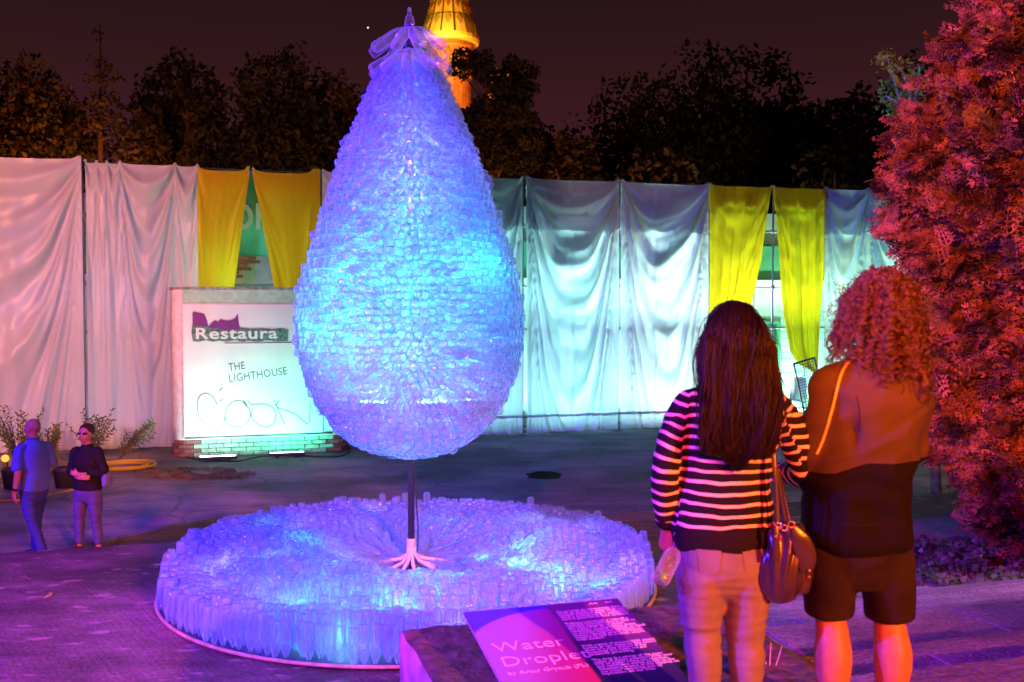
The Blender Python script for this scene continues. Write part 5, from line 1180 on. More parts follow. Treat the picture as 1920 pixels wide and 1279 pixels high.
def face_bits(root, c, M, s=1.0):
    c = Vector(c); T = lambda x,y,z: c+M@Vector((x*s,y*s,z*s))
    for q in (-1,1):
        m = MB(); m.ell(T(.031*q,.074,.006), (.013*s,.012*s,.009*s), M, 12, 8); e = m.build('eye', M_eye, root, True); m = MB(); m.ell(T(.031*q,.084,.006), (.006*s,.004*s,.006*s), M, 8, 6); m.build('iris', M_iris, e, True)
    m = MB(); m.ell(T(0,.090,-.058), (.022*s,.008*s,.007*s), M, 12, 8); m.build('lips', M_lip, root, True)
def shoe(root, an, d, mt, s=1.0, name='shoe'):
    an = Vector(an); d = Vector((d[0], d[1], 0)).normalized(); sd_ = Vector((d.y,-d.x,0)); b = an-Vector((0,0,an.z)); m = MB()
    loft(m, [b-d*.06*s+Vector((0,0,.045)), b+Vector((0,0,.05)), b+d*.09*s+Vector((0,0,.042)), b+d*.17*s+Vector((0,0,.032)), b+d*.205*s+Vector((0,0,.03))], [(.034*s,.042),(.038*s,.048),(.043*s,.036),(.042*s,.026),(.028*s,.018)], 16, 4, side=sd_)
    loft(m, [b+Vector((0,0,.03)), b+Vector((0,0,.10))], [(.040*s,.045*s),(.038*s,.042*s)], 14, 2, side=sd_)
    o = link(name, voxel(m, .007, 2, name), mt, root, True)
    m = MB(); loft(m, [b-d*.075*s+Vector((0,0,.011)), b+Vector((0,0,.011)), b+d*.1*s+Vector((0,0,.011)), b+d*.2*s+Vector((0,0,.011))], [(.030*s,.011),(.036*s,.011),(.045*s,.011),(.034*s,.011)], 14, 4, side=sd_); m.build('sole', M_sole, o, True)
def hair_obj(name, strands, radius, mt, root, taper=.5):
    h = bpy.data.hair_curves.new(name); h.add_curves([len(s) for s in strands]); pos = np.concatenate([np.array([tuple(p) for p in s], 'f') for s in strands])
    h.attributes['position'].data.foreach_set('vector', pos.ravel()); rad = np.concatenate([radius*(1-taper*np.linspace(0,1,len(s))**2) for s in strands]).astype('f')
    a = h.attributes.new('radius','FLOAT','POINT'); a.data.foreach_set('value', rad); h.materials.append(mt)
    o = bpy.data.objects.new(name, h); COL.objects.link(o); o.parent = root; return o
def hair_mat(name, col, rough=.35):
    m = bpy.data.materials.new(name); m.use_nodes = True; nt = m.node_tree; nt.nodes.clear(); o = nt.nodes.new('ShaderNodeOutputMaterial'); b = nt.nodes.new('ShaderNodeBsdfHairPrincipled')
    b.parametrization = 'COLOR'; b.inputs['Color'].default_value = (*col,1); b.inputs['Roughness'].default_value = rough; b.inputs['Radial Roughness'].default_value = .4; b.inputs['Random Roughness'].default_value = .3
    nt.links.new(b.outputs[0], o.inputs[0]); MATS[name] = m; return m
def fabric(name, col, rough=.85, bump=.3, bs=350, **k): return mat(name, col, rough, .2, noise_scale=k.get('ns', 6), var=k.get('var', .12), bump=bump, bump_scale=bs, dist=.003)
def wrinkle(seed, amp, sc=(5,5,22), band=None):
    def f(p):
        q = Vector((p.x*sc[0], p.y*sc[1], p.z*sc[2]))+Vector((seed,seed*2,0)); a = 1-abs(noise.noise(q))*2.2; b_ = noise.noise(Vector((p.x*9,p.y*9,p.z*7))+Vector((seed,0,0)))
        w = 1 if band is None else sum(math.exp(-((p.z-zc)/wd_)**2)*am for zc, wd_, am in band)
        return amp*(a*.6*w+b_*.5)
    return f
# ---------------------------------------------------------------- woman in the striped sweater
WX, WY, WZ = .79, 3.55, 1.48
wo_ = empty('person', (WX, WY, WZ), 0, 'woman with long dark hair, striped sweater and pale jeans, seen from behind', 'person', 'spectators')
bodyW = MB(); hc = (0.0, .01, 1.50)
hM = head(bodyW, hc, yaw=R(8), pitch=R(-4), s=.98)
loft(bodyW, [(0,.0,1.27),(0,.0,1.36),(0,.008,1.46)], [(.075,.06),(.05,.052),(.05,.055)], 16)
loft(bodyW, [(-.03,0,.66),(-.03,0,.80),(-.025,0,.95),(-.01,0,1.12),(0,0,1.25),(0,0,1.31)], [(.145,.10),(.155,.10),(.12,.085),(.14,.095),(.15,.09),(.10,.07)], 24)
shL, elL, wrL = (-.150,0,1.275), (-.238,-.01,1.045), (-.226,.05,.815)
shR, elR, wrR = (.150,0,1.27), (.262,.045,1.02), (.17,.30,.99)
for a_, b_, c_ in ((shL,elL,wrL),(shR,elR,wrR)): loft(bodyW, [a_,b_,c_], [.042,.034,.024], 14, 8)
hand(bodyW, wrL, (-.02,.0,-1), (-.75,-.7,0), .92, 34, thumb=-1); hand(bodyW, wrR, (.3,.9,-.2), (0,-.2,1), .92, 20, thumb=-1)
legsW = [((-.105,0,.74),(-.110,0,.44),(-.095,-.02,.10)), ((.045,0,.74),(.048,.0,.44),(.055,-.02,.10))]
for h_, k_, a_ in legsW: loft(bodyW, [h_,k_,(k_[0],k_[1]-.012,.30),a_,(a_[0],a_[1],.04)], [.07,.045,.048,.03,.03], 16, 6)
meB = voxel(bodyW, .0068, 2); link('body', meB, M_skin, wo_, True); face_bits(wo_, hc, hM, .98)
sw = MB()
loft(sw, [(-.032,0,.765),(-.032,0,.80),(-.03,0,.90),(-.025,0,1.02),(-.012,0,1.14),(0,-.005,1.24),(0,-.005,1.305),(0,0,1.345)], [(.176,.122),(.182,.128),(.172,.120),(.160,.112),(.170,.118),(.172,.112),(.125,.09),(.075,.068)], 30, 6, pw=2.25)
loft(sw, [(-.10,0,1.285),(-.165,0,1.245),(-.215,-.005,1.14),(-.243,-.01,1.04),(-.240,.015,.93),(-.229,.045,.835)], [(.055,.055),(.062,.066),(.054,.062),(.048,.055),(.045,.052),(.038,.042)], 20, 6)
loft(sw, [(.10,0,1.28),(.165,0,1.24),(.222,.01,1.14),(.268,.035,1.025),(.245,.15,.995),(.19,.26,.99)], [(.055,.055),(.062,.066),(.056,.064),(.052,.056),(.046,.046),(.038,.038)], 20, 6)
meS = voxel(sw, .0085, 5, 'sweater')
displace(meS, wrinkle(3, .007, (4,4,13)))
c_ = coords(meS); 
def seg_t(c, A, B): A, B = np.array(A), np.array(B); ab = B-A; t = np.clip(((c-A)@ab)/(ab@ab), 0, 1); return t, np.linalg.norm(c-(A+t[:,None]*ab), axis=1)
st_ = c_[:,2].copy(); isarm = np.zeros(len(c_))
for (A, B, C_), sg_ in (((shL,elL,wrL),-1), ((shR,elR,wrR),1)):
    A2 = np.array((A[0]*.9, A[1], A[2]+.0)); t1, d1 = seg_t(c_, A2, B); t2, d2 = seg_t(c_, B, C_); L1 = np.linalg.norm(np.array(B)-A2); L2 = np.linalg.norm(np.array(C_)-np.array(B))
    arm = (np.minimum(d1, d2) < .078) & (sg_*(c_[:,0]+.015) > np.interp(c_[:,2], [.8,1.0,1.15,1.25,1.32], [.175,.182,.175,.158,.142])); along = np.where(d1 < d2, t1*L1, L1+t2*L2)
    u1 = (np.array(B)-A2)/L1; u2 = (np.array(C_)-np.array(B))/L2; al1 = (c_-A2)@u1; al2 = L1+(c_-np.array(B))@u2; wq = np.clip(.5+(d1-d2)*7, 0, 1); wq = np.where((al1 > L1-.10) & (al2 < L1+.10), .5+ (al1+al2-2*L1)*2.5, wq); wq = np.clip(wq, 0, 1); along = al1*(1-wq)+al2*wq
    st_ = np.where(arm, 1.30-along, st_); isarm = np.where(arm, 1, isarm)
    isarm = np.where(arm & (along > L1+L2-.045), 2, isarm)
wob = np.array([.006*noise.noise(Vector(p)*9)+.004*noise.noise(Vector(p)*22) for p in c_]); setattr_f(meS, 'stripe', st_+wob); setattr_f(meS, 'cuff', isarm)
M_str = bpy.data.materials.new('striped_knit'); M_str.use_nodes = True; nt = M_str.node_tree; b = nt.nodes['Principled BSDF']; b.inputs['Roughness'].default_value = .9; b.inputs['Specular IOR Level'].default_value = .15
at = nt.nodes.new('ShaderNodeAttribute'); at.attribute_name = 'stripe'; ac = nt.nodes.new('ShaderNodeAttribute'); ac.attribute_name = 'cuff'
def mt2(op, a, b_=None):
    n = nt.nodes.new('ShaderNodeMath'); n.operation = op
    for i, q in enumerate((a, b_)):
        if q is None: continue
        if isinstance(q, (int, float)): n.inputs[i].default_value = q
        else: nt.links.new(q, n.inputs[i])
    return n.outputs[0]
per = .0385; fr_ = mt2('FRACT', mt2('DIVIDE', at.outputs['Fac'], per)); line = mt2('LESS_THAN', fr_, .30)
above = mt2('GREATER_THAN', at.outputs['Fac'], .825); notc = mt2('LESS_THAN', ac.outputs['Fac'], 1.5); isb = mt2('MAXIMUM', above, mt2('GREATER_THAN', ac.outputs['Fac'], .5))
fin = mt2('MULTIPLY', mt2('MULTIPLY', line, isb), notc)
mx = nt.nodes.new('ShaderNodeMix'); mx.data_type = 'RGBA'; nt.links.new(fin, mx.inputs['Factor']); mx.inputs['A'].default_value = (.012,.010,.014,1); mx.inputs['B'].default_value = (.82,.66,.52,1); nt.links.new(mx.outputs['Result'], b.inputs['Base Color'])
tcn = nt.nodes.new('ShaderNodeTexCoord'); nn = nt.nodes.new('ShaderNodeTexNoise'); nn.inputs['Scale'].default_value = 260; nt.links.new(tcn.outputs['Object'], nn.inputs['Vector']); bp = nt.nodes.new('ShaderNodeBump'); bp.inputs['Strength'].default_value = .5; bp.inputs['Distance'].default_value = .003; nt.links.new(nn.outputs['Fac'], bp.inputs['Height']); nt.links.new(bp.outputs[0], b.inputs['Normal'])
link('sweater', meS, M_str, wo_, True)
jn = MB()
loft(jn, [(-.032,0,.62),(-.032,-.004,.70),(-.032,-.004,.80),(-.03,0,.88)], [(.10,.09),(.160,.122),(.162,.118),(.140,.105)], 26, 6, pw=2.2)
jw = [[(-.112,.0,.76),(-.112,-.01,.66),(-.110,-.004,.56),(-.108,0,.45),(-.100,-.012,.34),(-.095,-.02,.22),(-.092,-.02,.09)], [(.046,.0,.76),(.050,-.01,.66),(.052,-.004,.56),(.052,0,.45),(.053,-.012,.34),(.055,-.02,.22),(.055,-.02,.09)]]
for q in jw: loft(jn, q, [(.078,.10),(.083,.102),(.079,.090),(.064,.072),(.062,.070),(.050,.056),(.044,.052)], 22, 6)
for sx_ in (-.105, .042): jn.ell((sx_,-.062,.735), (.075,.058,.075), nu=16, nv=12)
meJ = voxel(jn, .0085, 3, 'jeans'); displace(meJ, wrinkle(8, .0085, (3.5,3.5,26), [(.46,.10,1.5),(.66,.06,1.1),(.15,.08,1.4),(.3,.2,.4)]))
M_jean = fabric('pale_denim', (.18,.175,.215), .85, .25, 500, ns=14, var=.10); jo = link('jeans', meJ, M_jean, wo_, True)
for sx_ in (-.105, .050):   # back pockets sewn on
    bv = BVHTree.FromPolygons([tuple(p) for p in coords(meJ)], [tuple(p.vertices) for p in meJ.polygons]); m = MB(); g_ = []
    for j in range(6):
        for i in range(6):
            x = sx_+(-.045+.09*i/5)*(1-.06*j); z = .805-.11*j/5-(.012*(1-abs(i-2.5)/2.5) if j == 5 else 0); hit = bv.ray_cast(Vector((x,-.6,z)), Vector((0,1,0))); yy = hit[0].y if hit[0] else -.11
            g_.append((x, yy-.003, z))
    m.add(g_, [(j*6+i, j*6+i+1, (j+1)*6+i+1, (j+1)*6+i) for j in range(5) for i in range(5)]); m.build('back_pocket', M_jean, jo, True)
for q in jw: shoe(wo_, (q[-1][0], -.02, .09), (0,1), M_shoe, .95)
# straight hair: a smooth cap plus thousands of strands falling over the back
M_hw = mat('dark_hair', (.006,.003,.006), .45, .2); rh = random.Random(4)
sc_c = Vector((0,0,1.53)); capm = MB(); capm.ell((0,-.004,1.522), (.087,.102,.100), None, 24, 16)
loft(capm, [(0,-.035,1.55),(0,-.055,1.44),(0,-.085,1.32),(0,-.122,1.20),(-.01,-.128,1.14)], [(.078,.045),(.080,.026),(.080,.010),(.060,.005),(.030,.004)], 20, 5)
hcap = link('hair', voxel(capm, .010, 3, 'hair'), mat('dark_hair_base', (.006,.004,.005), .8, .05), wo_, True)
S = []
for _ in range(5200):
    th = rh.uniform(0, 2*math.pi); ph = math.acos(rh.uniform(-.15, 1)); dx = math.sin(ph)*math.cos(th); dy = math.sin(ph)*math.sin(th); dz = math.cos(ph)
    if dy > .55 and dz < .5: continue
    rx, ry, rz = .094, .112, .106; p0 = sc_c+Vector((dx*rx, dy*ry-.004, dz*rz)); sgn_ = 1 if dx > 0 else -1
    lay = rh.random(); wv = rh.uniform(0,6.28); a_x = dx*rx
    # path: over the skull, down the neck, over the shoulder blades, in to a loose point
    end = rh.uniform(1.045, 1.16)+.07*abs(a_x)/.09*rh.uniform(.6,1.2); xe = a_x*1.15
    pts = [p0]; side_out = max(abs(dx), .25)
    x1 = sgn_*min(.112, abs(a_x)*1.0+.030+.02*lay); yb = -.052-.075*lay if dy < .3 else -.02-.05*lay
    k1 = Vector((x1 if abs(dx) > .2 else a_x*1.4, min(p0.y, .05)-.02*lay if abs(dx) > .75 else -.108-.02*lay*0+.05*abs(dx)*0, 1.50)); 
    if dz > .2:
        hx = sgn_*math.sqrt(max(.0004, min(1,abs(dx)*1.15)**2))*.100; hy = dy if dy < 0 else dy*.4
        k1 = Vector((hx if abs(dy) < .9 else hx, -math.sqrt(max(0,1-(hx/.106)**2))*.118*(1 if dy < .35 else .35), 1.52)); km = sc_c+Vector(((p0.x-0)*1.0+(hx-p0.x)*.5, (p0.y+k1.y)/2, 0)); v_ = km-sc_c; 
        v_.z = .106*math.sqrt(max(.02, 1-min(.98,(v_.x/.10)**2+(v_.y/.118)**2))); pts.append(sc_c+v_)
    pts.append(k1); xs = k1.x
    fx = xs/.106
    pts.append(Vector((xs*1.10, k1.y*.96-.008*lay, 1.42))); pts.append(Vector((xs*1.16+.004*math.sin(wv), -.098-.03*lay-.012*(1-abs(fx)), 1.30)))
    pts.append(Vector((xs*1.12-.012+.010*math.sin(wv), -.128-.018*lay, 1.20))); pts.append(Vector((xs*(.72 if end < 1.1 else .9)-.016+.014*math.sin(wv+1), -.134-.014*lay, 1.12))); pts.append(Vector((xs*.42-.018+.012*math.sin(wv+2), -.130-.012*lay, end)))
    key = xs*38+(1 if dy < 0 else 7); cl_ = noise.noise(Vector((key, 2.2, .3))); cl2 = noise.noise(Vector((key*2.3, 8.2, .3)))
    for i_, q_ in enumerate(pts):
        if i_ >= 1: w_ = min(1, i_/3); q_.y += (-.014+.020*cl_+.010*cl2)*w_; q_.x += .012*noise.noise(Vector((key*.8, i_*.7, 4)))*w_; q_.z += 0
    ps = [np.array(tuple(p)) for p in pts if True]; C = crom(ps, 5); S.append([c+np.array((.0025*math.sin(i*.35+wv), .002*math.cos(i*.3+wv), 0)) for i, c in enumerate(C)])
for _s in range(500):
    b_ = S[rh.randrange(len(S))]; o_ = np.array((rh.gauss(0,.010), -abs(rh.gauss(0,.008)), 0)); ph_ = rh.uniform(0,6.28); n_ = len(b_); S.append([np.array(c)+o_*min(1,i/8)+np.array((.010*math.sin(i*.33+ph_), .006*math.cos(i*.4+ph_), -.0))*min(1,i/10) for i, c in enumerate(b_)])
hair_obj('hair_strands', S, .0013, M_hw, hcap)
# shoulder bag
M_lea = mat('bag_leather', (.035,.022,.028), .28, .6, noise_scale=5, var=.3, bump=.25, bump_scale=60, dist=.004, coat=.3); M_gold = mat('brass', (.75,.5,.15), .3, .6, metal=1)
bx = lambda x, y, Y: P(x, y, Y)-Vector((WX, WY, WZ))
bg_ = empty('shoulder_bag', P(1475,1050,3.47), 0, 'slouchy dark leather shoulder bag with brass rings hanging at the striped woman\'s right hip', 'bag')
bl_ = lambda x, y, Y: P(x, y, Y)-Vector(bg_.location)
m = MB(); loft(m, [bl_(1470,982,3.44), bl_(1468,1010,3.44), bl_(1464,1055,3.44), bl_(1463,1090,3.45), bl_(1466,1116,3.46)], [(.035,.03),(.052,.042),(.068,.055),(.074,.058),(.055,.045)], 24, 6)
loft(m, [bl_(1492,985,3.50), bl_(1500,1030,3.50), bl_(1502,1070,3.50), bl_(1498,1105,3.49)], [(.02,.03),(.040,.05),(.046,.055),(.036,.045)], 20, 6)
me = voxel(m, .006, 3, 'pouch'); displace(me, lambda p: .0065*math.sin(p.x*150+6*noise.noise(Vector((p.x*8,p.y*8,p.z*5))))*max(0,min(1,(p.z+.13)*6))); pch = link('pouch', me, M_lea, bg_, True)
m = MB(); loft(m, [bl_(1487,988,3.40), bl_(1500,1012,3.395), bl_(1512,1045,3.40), bl_(1512,1072,3.41)], [(.014,.005),(.034,.006),(.036,.006),(.022,.005)], 14, 5); m.build('flap', M_lea, bg_, True)
m = MB(); loft(m, [bl_(1455,985,3.372), bl_(1456,1010,3.365), bl_(1455,1052,3.362)], [(.010,.0025),(.011,.0025),(.0135,.0025)], 10, 4); m.build('strap_tab', M_lea, bg_, True)
def strap(pts, w, name='strap'): m = MB(); loft(m, [bl_(*p) for p in pts], [(w,.0022)]*len(pts), 10, 6); return m.build(name, M_lea, bg_, True)
strap([(1458,985,3.385),(1456,930,3.395),(1452,870,3.405),(1448,800,3.425),(1446,760,3.44),(1448,732,3.50),(1450,735,3.58)], .0085); strap([(1474,985,3.40),(1464,930,3.405),(1456,880,3.41),(1450,850,3.415)], .007)
strap([(1482,985,3.42),(1470,930,3.43),(1460,880,3.43)], .006)
for x, y, r_ in ((1458,986,.011),(1471,990,.010),(1484,984,.011)):
    m = MB(); c = bl_(x,y,3.372); m.tube([(c.x+r_*math.cos(R(k*30)), c.y, c.z+r_*math.sin(R(k*30))) for k in range(13)], .0028, 6, cap=False); m.build('ring', M_gold, bg_, True)
for x, y in ((1455,1006),(1517,1070),(1517,1082)): m = MB(); m.ell(bl_(x,y,3.356 if x < 1500 else 3.40), (.006,.005,.006)); m.build('stud', M_gold, bg_, True)
# bottle in her left hand
M_clr = plastic_mat('held_plastic', (.9,.9,.95), .12, .8, .35, .35)
p0 = P(1262,1040,3.52); p1 = P(1236,1092,3.46); d_ = (p0-p1).normalized(); hb = empty('held_bottle', p1, 0, 'clear plastic bottle with a bit of green held in the striped woman\'s left hand', 'bottle')
M = orient((0,0,0), d_, 0, 1, 1); m = MB(); m.lathe([(.001,.006),(.026,.0),(.032,.010),(.032,.05),(.029,.056),(.032,.062),(.032,.11),(.022,.135),(.0125,.148),(.0125,.162)], 18, M); m.build('bottle_wall', M_clr, hb, True)
m = MB(); m.lathe([(.001,.163),(.0145,.163),(.0145,.150),(.013,.149)][::-1], 14, M); m.build('cap', M_cap, hb, True)
m = MB(); 
for k in range(14): q = M @ Vector((.02*math.cos(k*2.4)*((k%4)/4+.2), .02*math.sin(k*2.4)*((k%3)/3+.2), .012+.0022*k)); m.ell(q, (.007,.004,.006), nu=6, nv=5)
m.build('green_scraps', mat('green_scraps', (.10,.55,.15), .5, .3), hb, True)
# ---------------------------------------------------------------- curly haired man
MX, MY, MZ = 1.265, 3.55, 1.48
mn = empty('person', (MX, MY, MZ), 0, 'man with shoulder length reddish curls, brown and black T-shirt and dark shorts', 'person', 'spectators')
bM = MB(); hcm = (.045,.02,1.615); hMm = head(bM, hcm, yaw=R(12), pitch=R(-2), s=1.03)
loft(bM, [(.045,.0,1.36),(.045,.0,1.46),(.045,.012,1.57)], [(.09,.07),(.062,.062),(.060,.064)], 16)
loft(bM, [(-.03,0,.76),(-.03,0,.90),(-.01,0,1.05),(.02,0,1.22),(.04,0,1.34),(.04,0,1.40)], [(.15,.11),(.155,.11),(.145,.10),(.16,.11),(.165,.10),(.11,.08)], 24)
mshL, melL, mwrL = (-.125,0,1.345), (-.165,.03,1.06), (-.10,.26,1.00); mshR, melR, mwrR = (.172,.02,1.335), (.185,.10,1.08), (.10,.32,1.10)
for a_, b_, c_ in ((mshL,melL,mwrL),(mshR,melR,mwrR)): loft(bM, [a_,b_,c_], [.048,.042,.029], 14, 8)
hand(bM, mwrL, (.2,.95,.05), (-.9,0,.3), 1.03, 25, thumb=1); hand(bM, mwrR, (-.5,.85,.1), (.3,0,.9), 1.03, 25, thumb=1)
mlegs = [[(-.12,0,.80),(-.118,.005,.52),(-.116,-.010,.46),(-.116,-.028,.36),(-.114,-.012,.22),(-.112,-.005,.10),(-.112,0,.04)], [(.075,0,.80),(.088,.005,.52),(.094,-.010,.46),(.098,-.028,.36),(.098,-.012,.22),(.100,-.005,.10),(.10,0,.04)]]
for q in mlegs: loft(bM, q, [(.085,.09),(.056,.060),(.057,.060),(.066,.070),(.050,.052),(.036,.040),(.034,.045)], 20, 6)
link('body', voxel(bM, .0072, 2), M_skin, mn, True); face_bits(mn, hcm, hMm, 1.03)
ts = MB()
loft(ts, [(-.028,0,.795),(-.028,0,.86),(-.025,0,.97),(-.012,0,1.08),(.010,-.005,1.20),(.030,-.01,1.31),(.040,-.005,1.385),(.045,.0,1.44)], [(.190,.155),(.192,.152),(.184,.138),(.182,.130),(.186,.132),(.180,.122),(.135,.098),(.080,.075)], 30, 6, pw=2.3)
loft(ts, [(-.07,0,1.365),(-.128,0,1.325),(-.150,.0,1.22),(-.168,.015,1.10),(-.170,.045,1.015),(-.155,.09,.985)], [(.06,.06),(.068,.075),(.066,.080),(.068,.078),(.064,.07),(.055,.06)], 22, 6)
loft(ts, [(.13,0,1.365),(.172,.01,1.325),(.182,.03,1.22),(.185,.07,1.11),(.17,.13,1.07)], [(.055,.06),(.058,.07),(.054,.07),(.052,.066),(.05,.058)], 22, 6)
meT2 = voxel(ts, .0085, 5, 't_shirt')
def shirt_w(p):
    d = .012*noise.noise(Vector((p.x*5+3, p.y*5, p.z*4)))+.012*(1-2.4*abs(noise.noise(Vector((p.x*6+p.z*4, p.y*3, p.z*7-p.x*3)))))
    s_ = (p.z-1.17)-(p.x-.0)*.62; d += -.006*math.exp(-((s_)/.018)**2)*(1 if -.06 < p.x < .19 else 0)*(1 if p.y < 0 else 0)
    s2 = (p.z-1.05)-(p.x)*.25; d += .006*math.cos(s2*60+4*noise.noise(Vector((p.x*5,1,p.z*4))))*max(0,1-abs(p.z-1.0)/.18)
    d += -.024*math.exp(-((p.x+.085-.08*(1.2-p.z))/.020)**2)*max(0,1-abs(p.z-1.19)/.10)*(1 if p.y < 0 else 0)
    return d
displace(meT2, shirt_w)
M_tee = bpy.data.materials.new('two_tone_jersey'); M_tee.use_nodes = True; nt = M_tee.node_tree; b = nt.nodes['Principled BSDF']; b.inputs['Roughness'].default_value = .85; b.inputs['Specular IOR Level'].default_value = .15
c_ = coords(meT2); bd = np.array([p[2]-(1.075+.03*p[0]+.010*noise.noise(Vector(p)*6) - .03*min(1,max(0,(-p[0]-.04)/.10))) for p in c_]); setattr_f(meT2, 'upper', bd)
at = nt.nodes.new('ShaderNodeAttribute'); at.attribute_name = 'upper'; mx = nt.nodes.new('ShaderNodeMix'); mx.data_type = 'RGBA'; nt.links.new(mt2('GREATER_THAN', at.outputs['Fac'], 0.0), mx.inputs['Factor']); mx.inputs['A'].default_value = (.005,.0045,.005,1); mx.inputs['B'].default_value = (.060,.045,.032,1); nt.links.new(mx.outputs['Result'], b.inputs['Base Color'])
tcn = nt.nodes.new('ShaderNodeTexCoord'); nn = nt.nodes.new('ShaderNodeTexNoise'); nn.inputs['Scale'].default_value = 380; nt.links.new(tcn.outputs['Object'], nn.inputs['Vector']); bp = nt.nodes.new('ShaderNodeBump'); bp.inputs['Strength'].default_value = .35; bp.inputs['Distance'].default_value = .003; nt.links.new(nn.outputs['Fac'], bp.inputs['Height']); nt.links.new(bp.outputs[0], b.inputs['Normal'])
tee = link('t_shirt', meT2, M_tee, mn, True)
bvT = BVHTree.FromPolygons([tuple(p) for p in coords(meT2)], [tuple(p.vertices) for p in meT2.polygons]); off = Vector((MX,MY,MZ)); pts = []
for x, y in crom([np.array(q, float) for q in ((1628,660),(1606,670),(1588,684),(1576,706),(1568,738),(1560,770),(1551,800),(1541,830),(1531,852))], 4):
    h_ = bvT.ray_cast(CAM-off, ray(x, y).normalized())
    if h_[0] is not None: pts.append(h_[0]+h_[1]*.002)
def stitched(px_, r_, mt_, nm):
    pp = []
    for x, y in crom([np.array(q, float) for q in px_], 4):
        h_ = bvT.ray_cast(CAM-off, ray(x, y).normalized())
        if h_[0] is not None: pp.append(h_[0]+h_[1]*.0006)
    m = MB(); m.tube(pp, r_, 5); m.build(nm, mt_, tee, True)
M_seam = mat('seam_thread', (.02,.012,.010), .9, .1)
stitched(((1606,742),(1612,775),(1611,812)), .0014, M_seam, 'armhole_seam_shade')  # dark seam that also draws in the shaded gap between sleeve and back
stitched(((1524,974),(1570,981),(1620,985),(1670,983),(1704,976)), .0016, M_seam, 'hem_seam')
m = MB(); m.tube(pts, .0048, 6); m.build('piping', mat('orange_piping', (.85,.55,.12), .6, .3), tee, True)
sh = MB(); loft(sh, [(-.028,0,.66),(-.028,-.005,.74),(-.028,0,.84),(-.028,0,.93)], [(.12,.11),(.178,.135),(.175,.130),(.165,.120)], 28, 6, pw=2.3)
for q in ([(-.122,0,.84),(-.124,-.006,.74),(-.122,-.004,.64),(-.122,0,.56),(-.122,0,.515)], [(.066,0,.84),(.072,-.006,.74),(.084,-.004,.64),(.094,0,.56),(.096,0,.505)]): loft(sh, q, [(.088,.11),(.094,.112),(.092,.104),(.088,.096),(.084,.094)], 24, 6, capk=.15)
for sx_ in (-.11, .07): sh.ell((sx_,-.048,.745), (.080,.066,.075), nu=16, nv=12)
meH2 = voxel(sh, .0085, 3, 'shorts'); displace(meH2, wrinkle(12, .008, (4,4,15), [(.72,.08,1.3),(.6,.1,.6)])); M_sh = fabric('dark_denim', (.016,.012,.010), .9, .3, 400, ns=8, var=.3); so_ = link('shorts', meH2, M_sh, mn, True)
bv = BVHTree.FromPolygons([tuple(p) for p in coords(meH2)], [tuple(p.vertices) for p in meH2.polygons])
for sx_ in (-.115, .088):
    g_ = []; m = MB()
    for j in range(6):
        for i in range(6):
            x = sx_+(-.055+.11*i/5)*(1-.05*j); z = .83-.13*j/5-(.014*(1-abs(i-2.5)/2.5) if j == 5 else 0); hit = bv.ray_cast(Vector((x,-.6,z)), Vector((0,1,0))); g_.append((x, (hit[0].y if hit[0] else -.12)-.0015, z))
    m.add(g_, [(j*6+i, j*6+i+1, (j+1)*6+i+1, (j+1)*6+i) for j in range(5) for i in range(5)]); m.build('back_pocket', M_sh, so_, True)
for q in mlegs: shoe(mn, (q[-1][0], 0, .09), (0,1), M_shoe, 1.08)
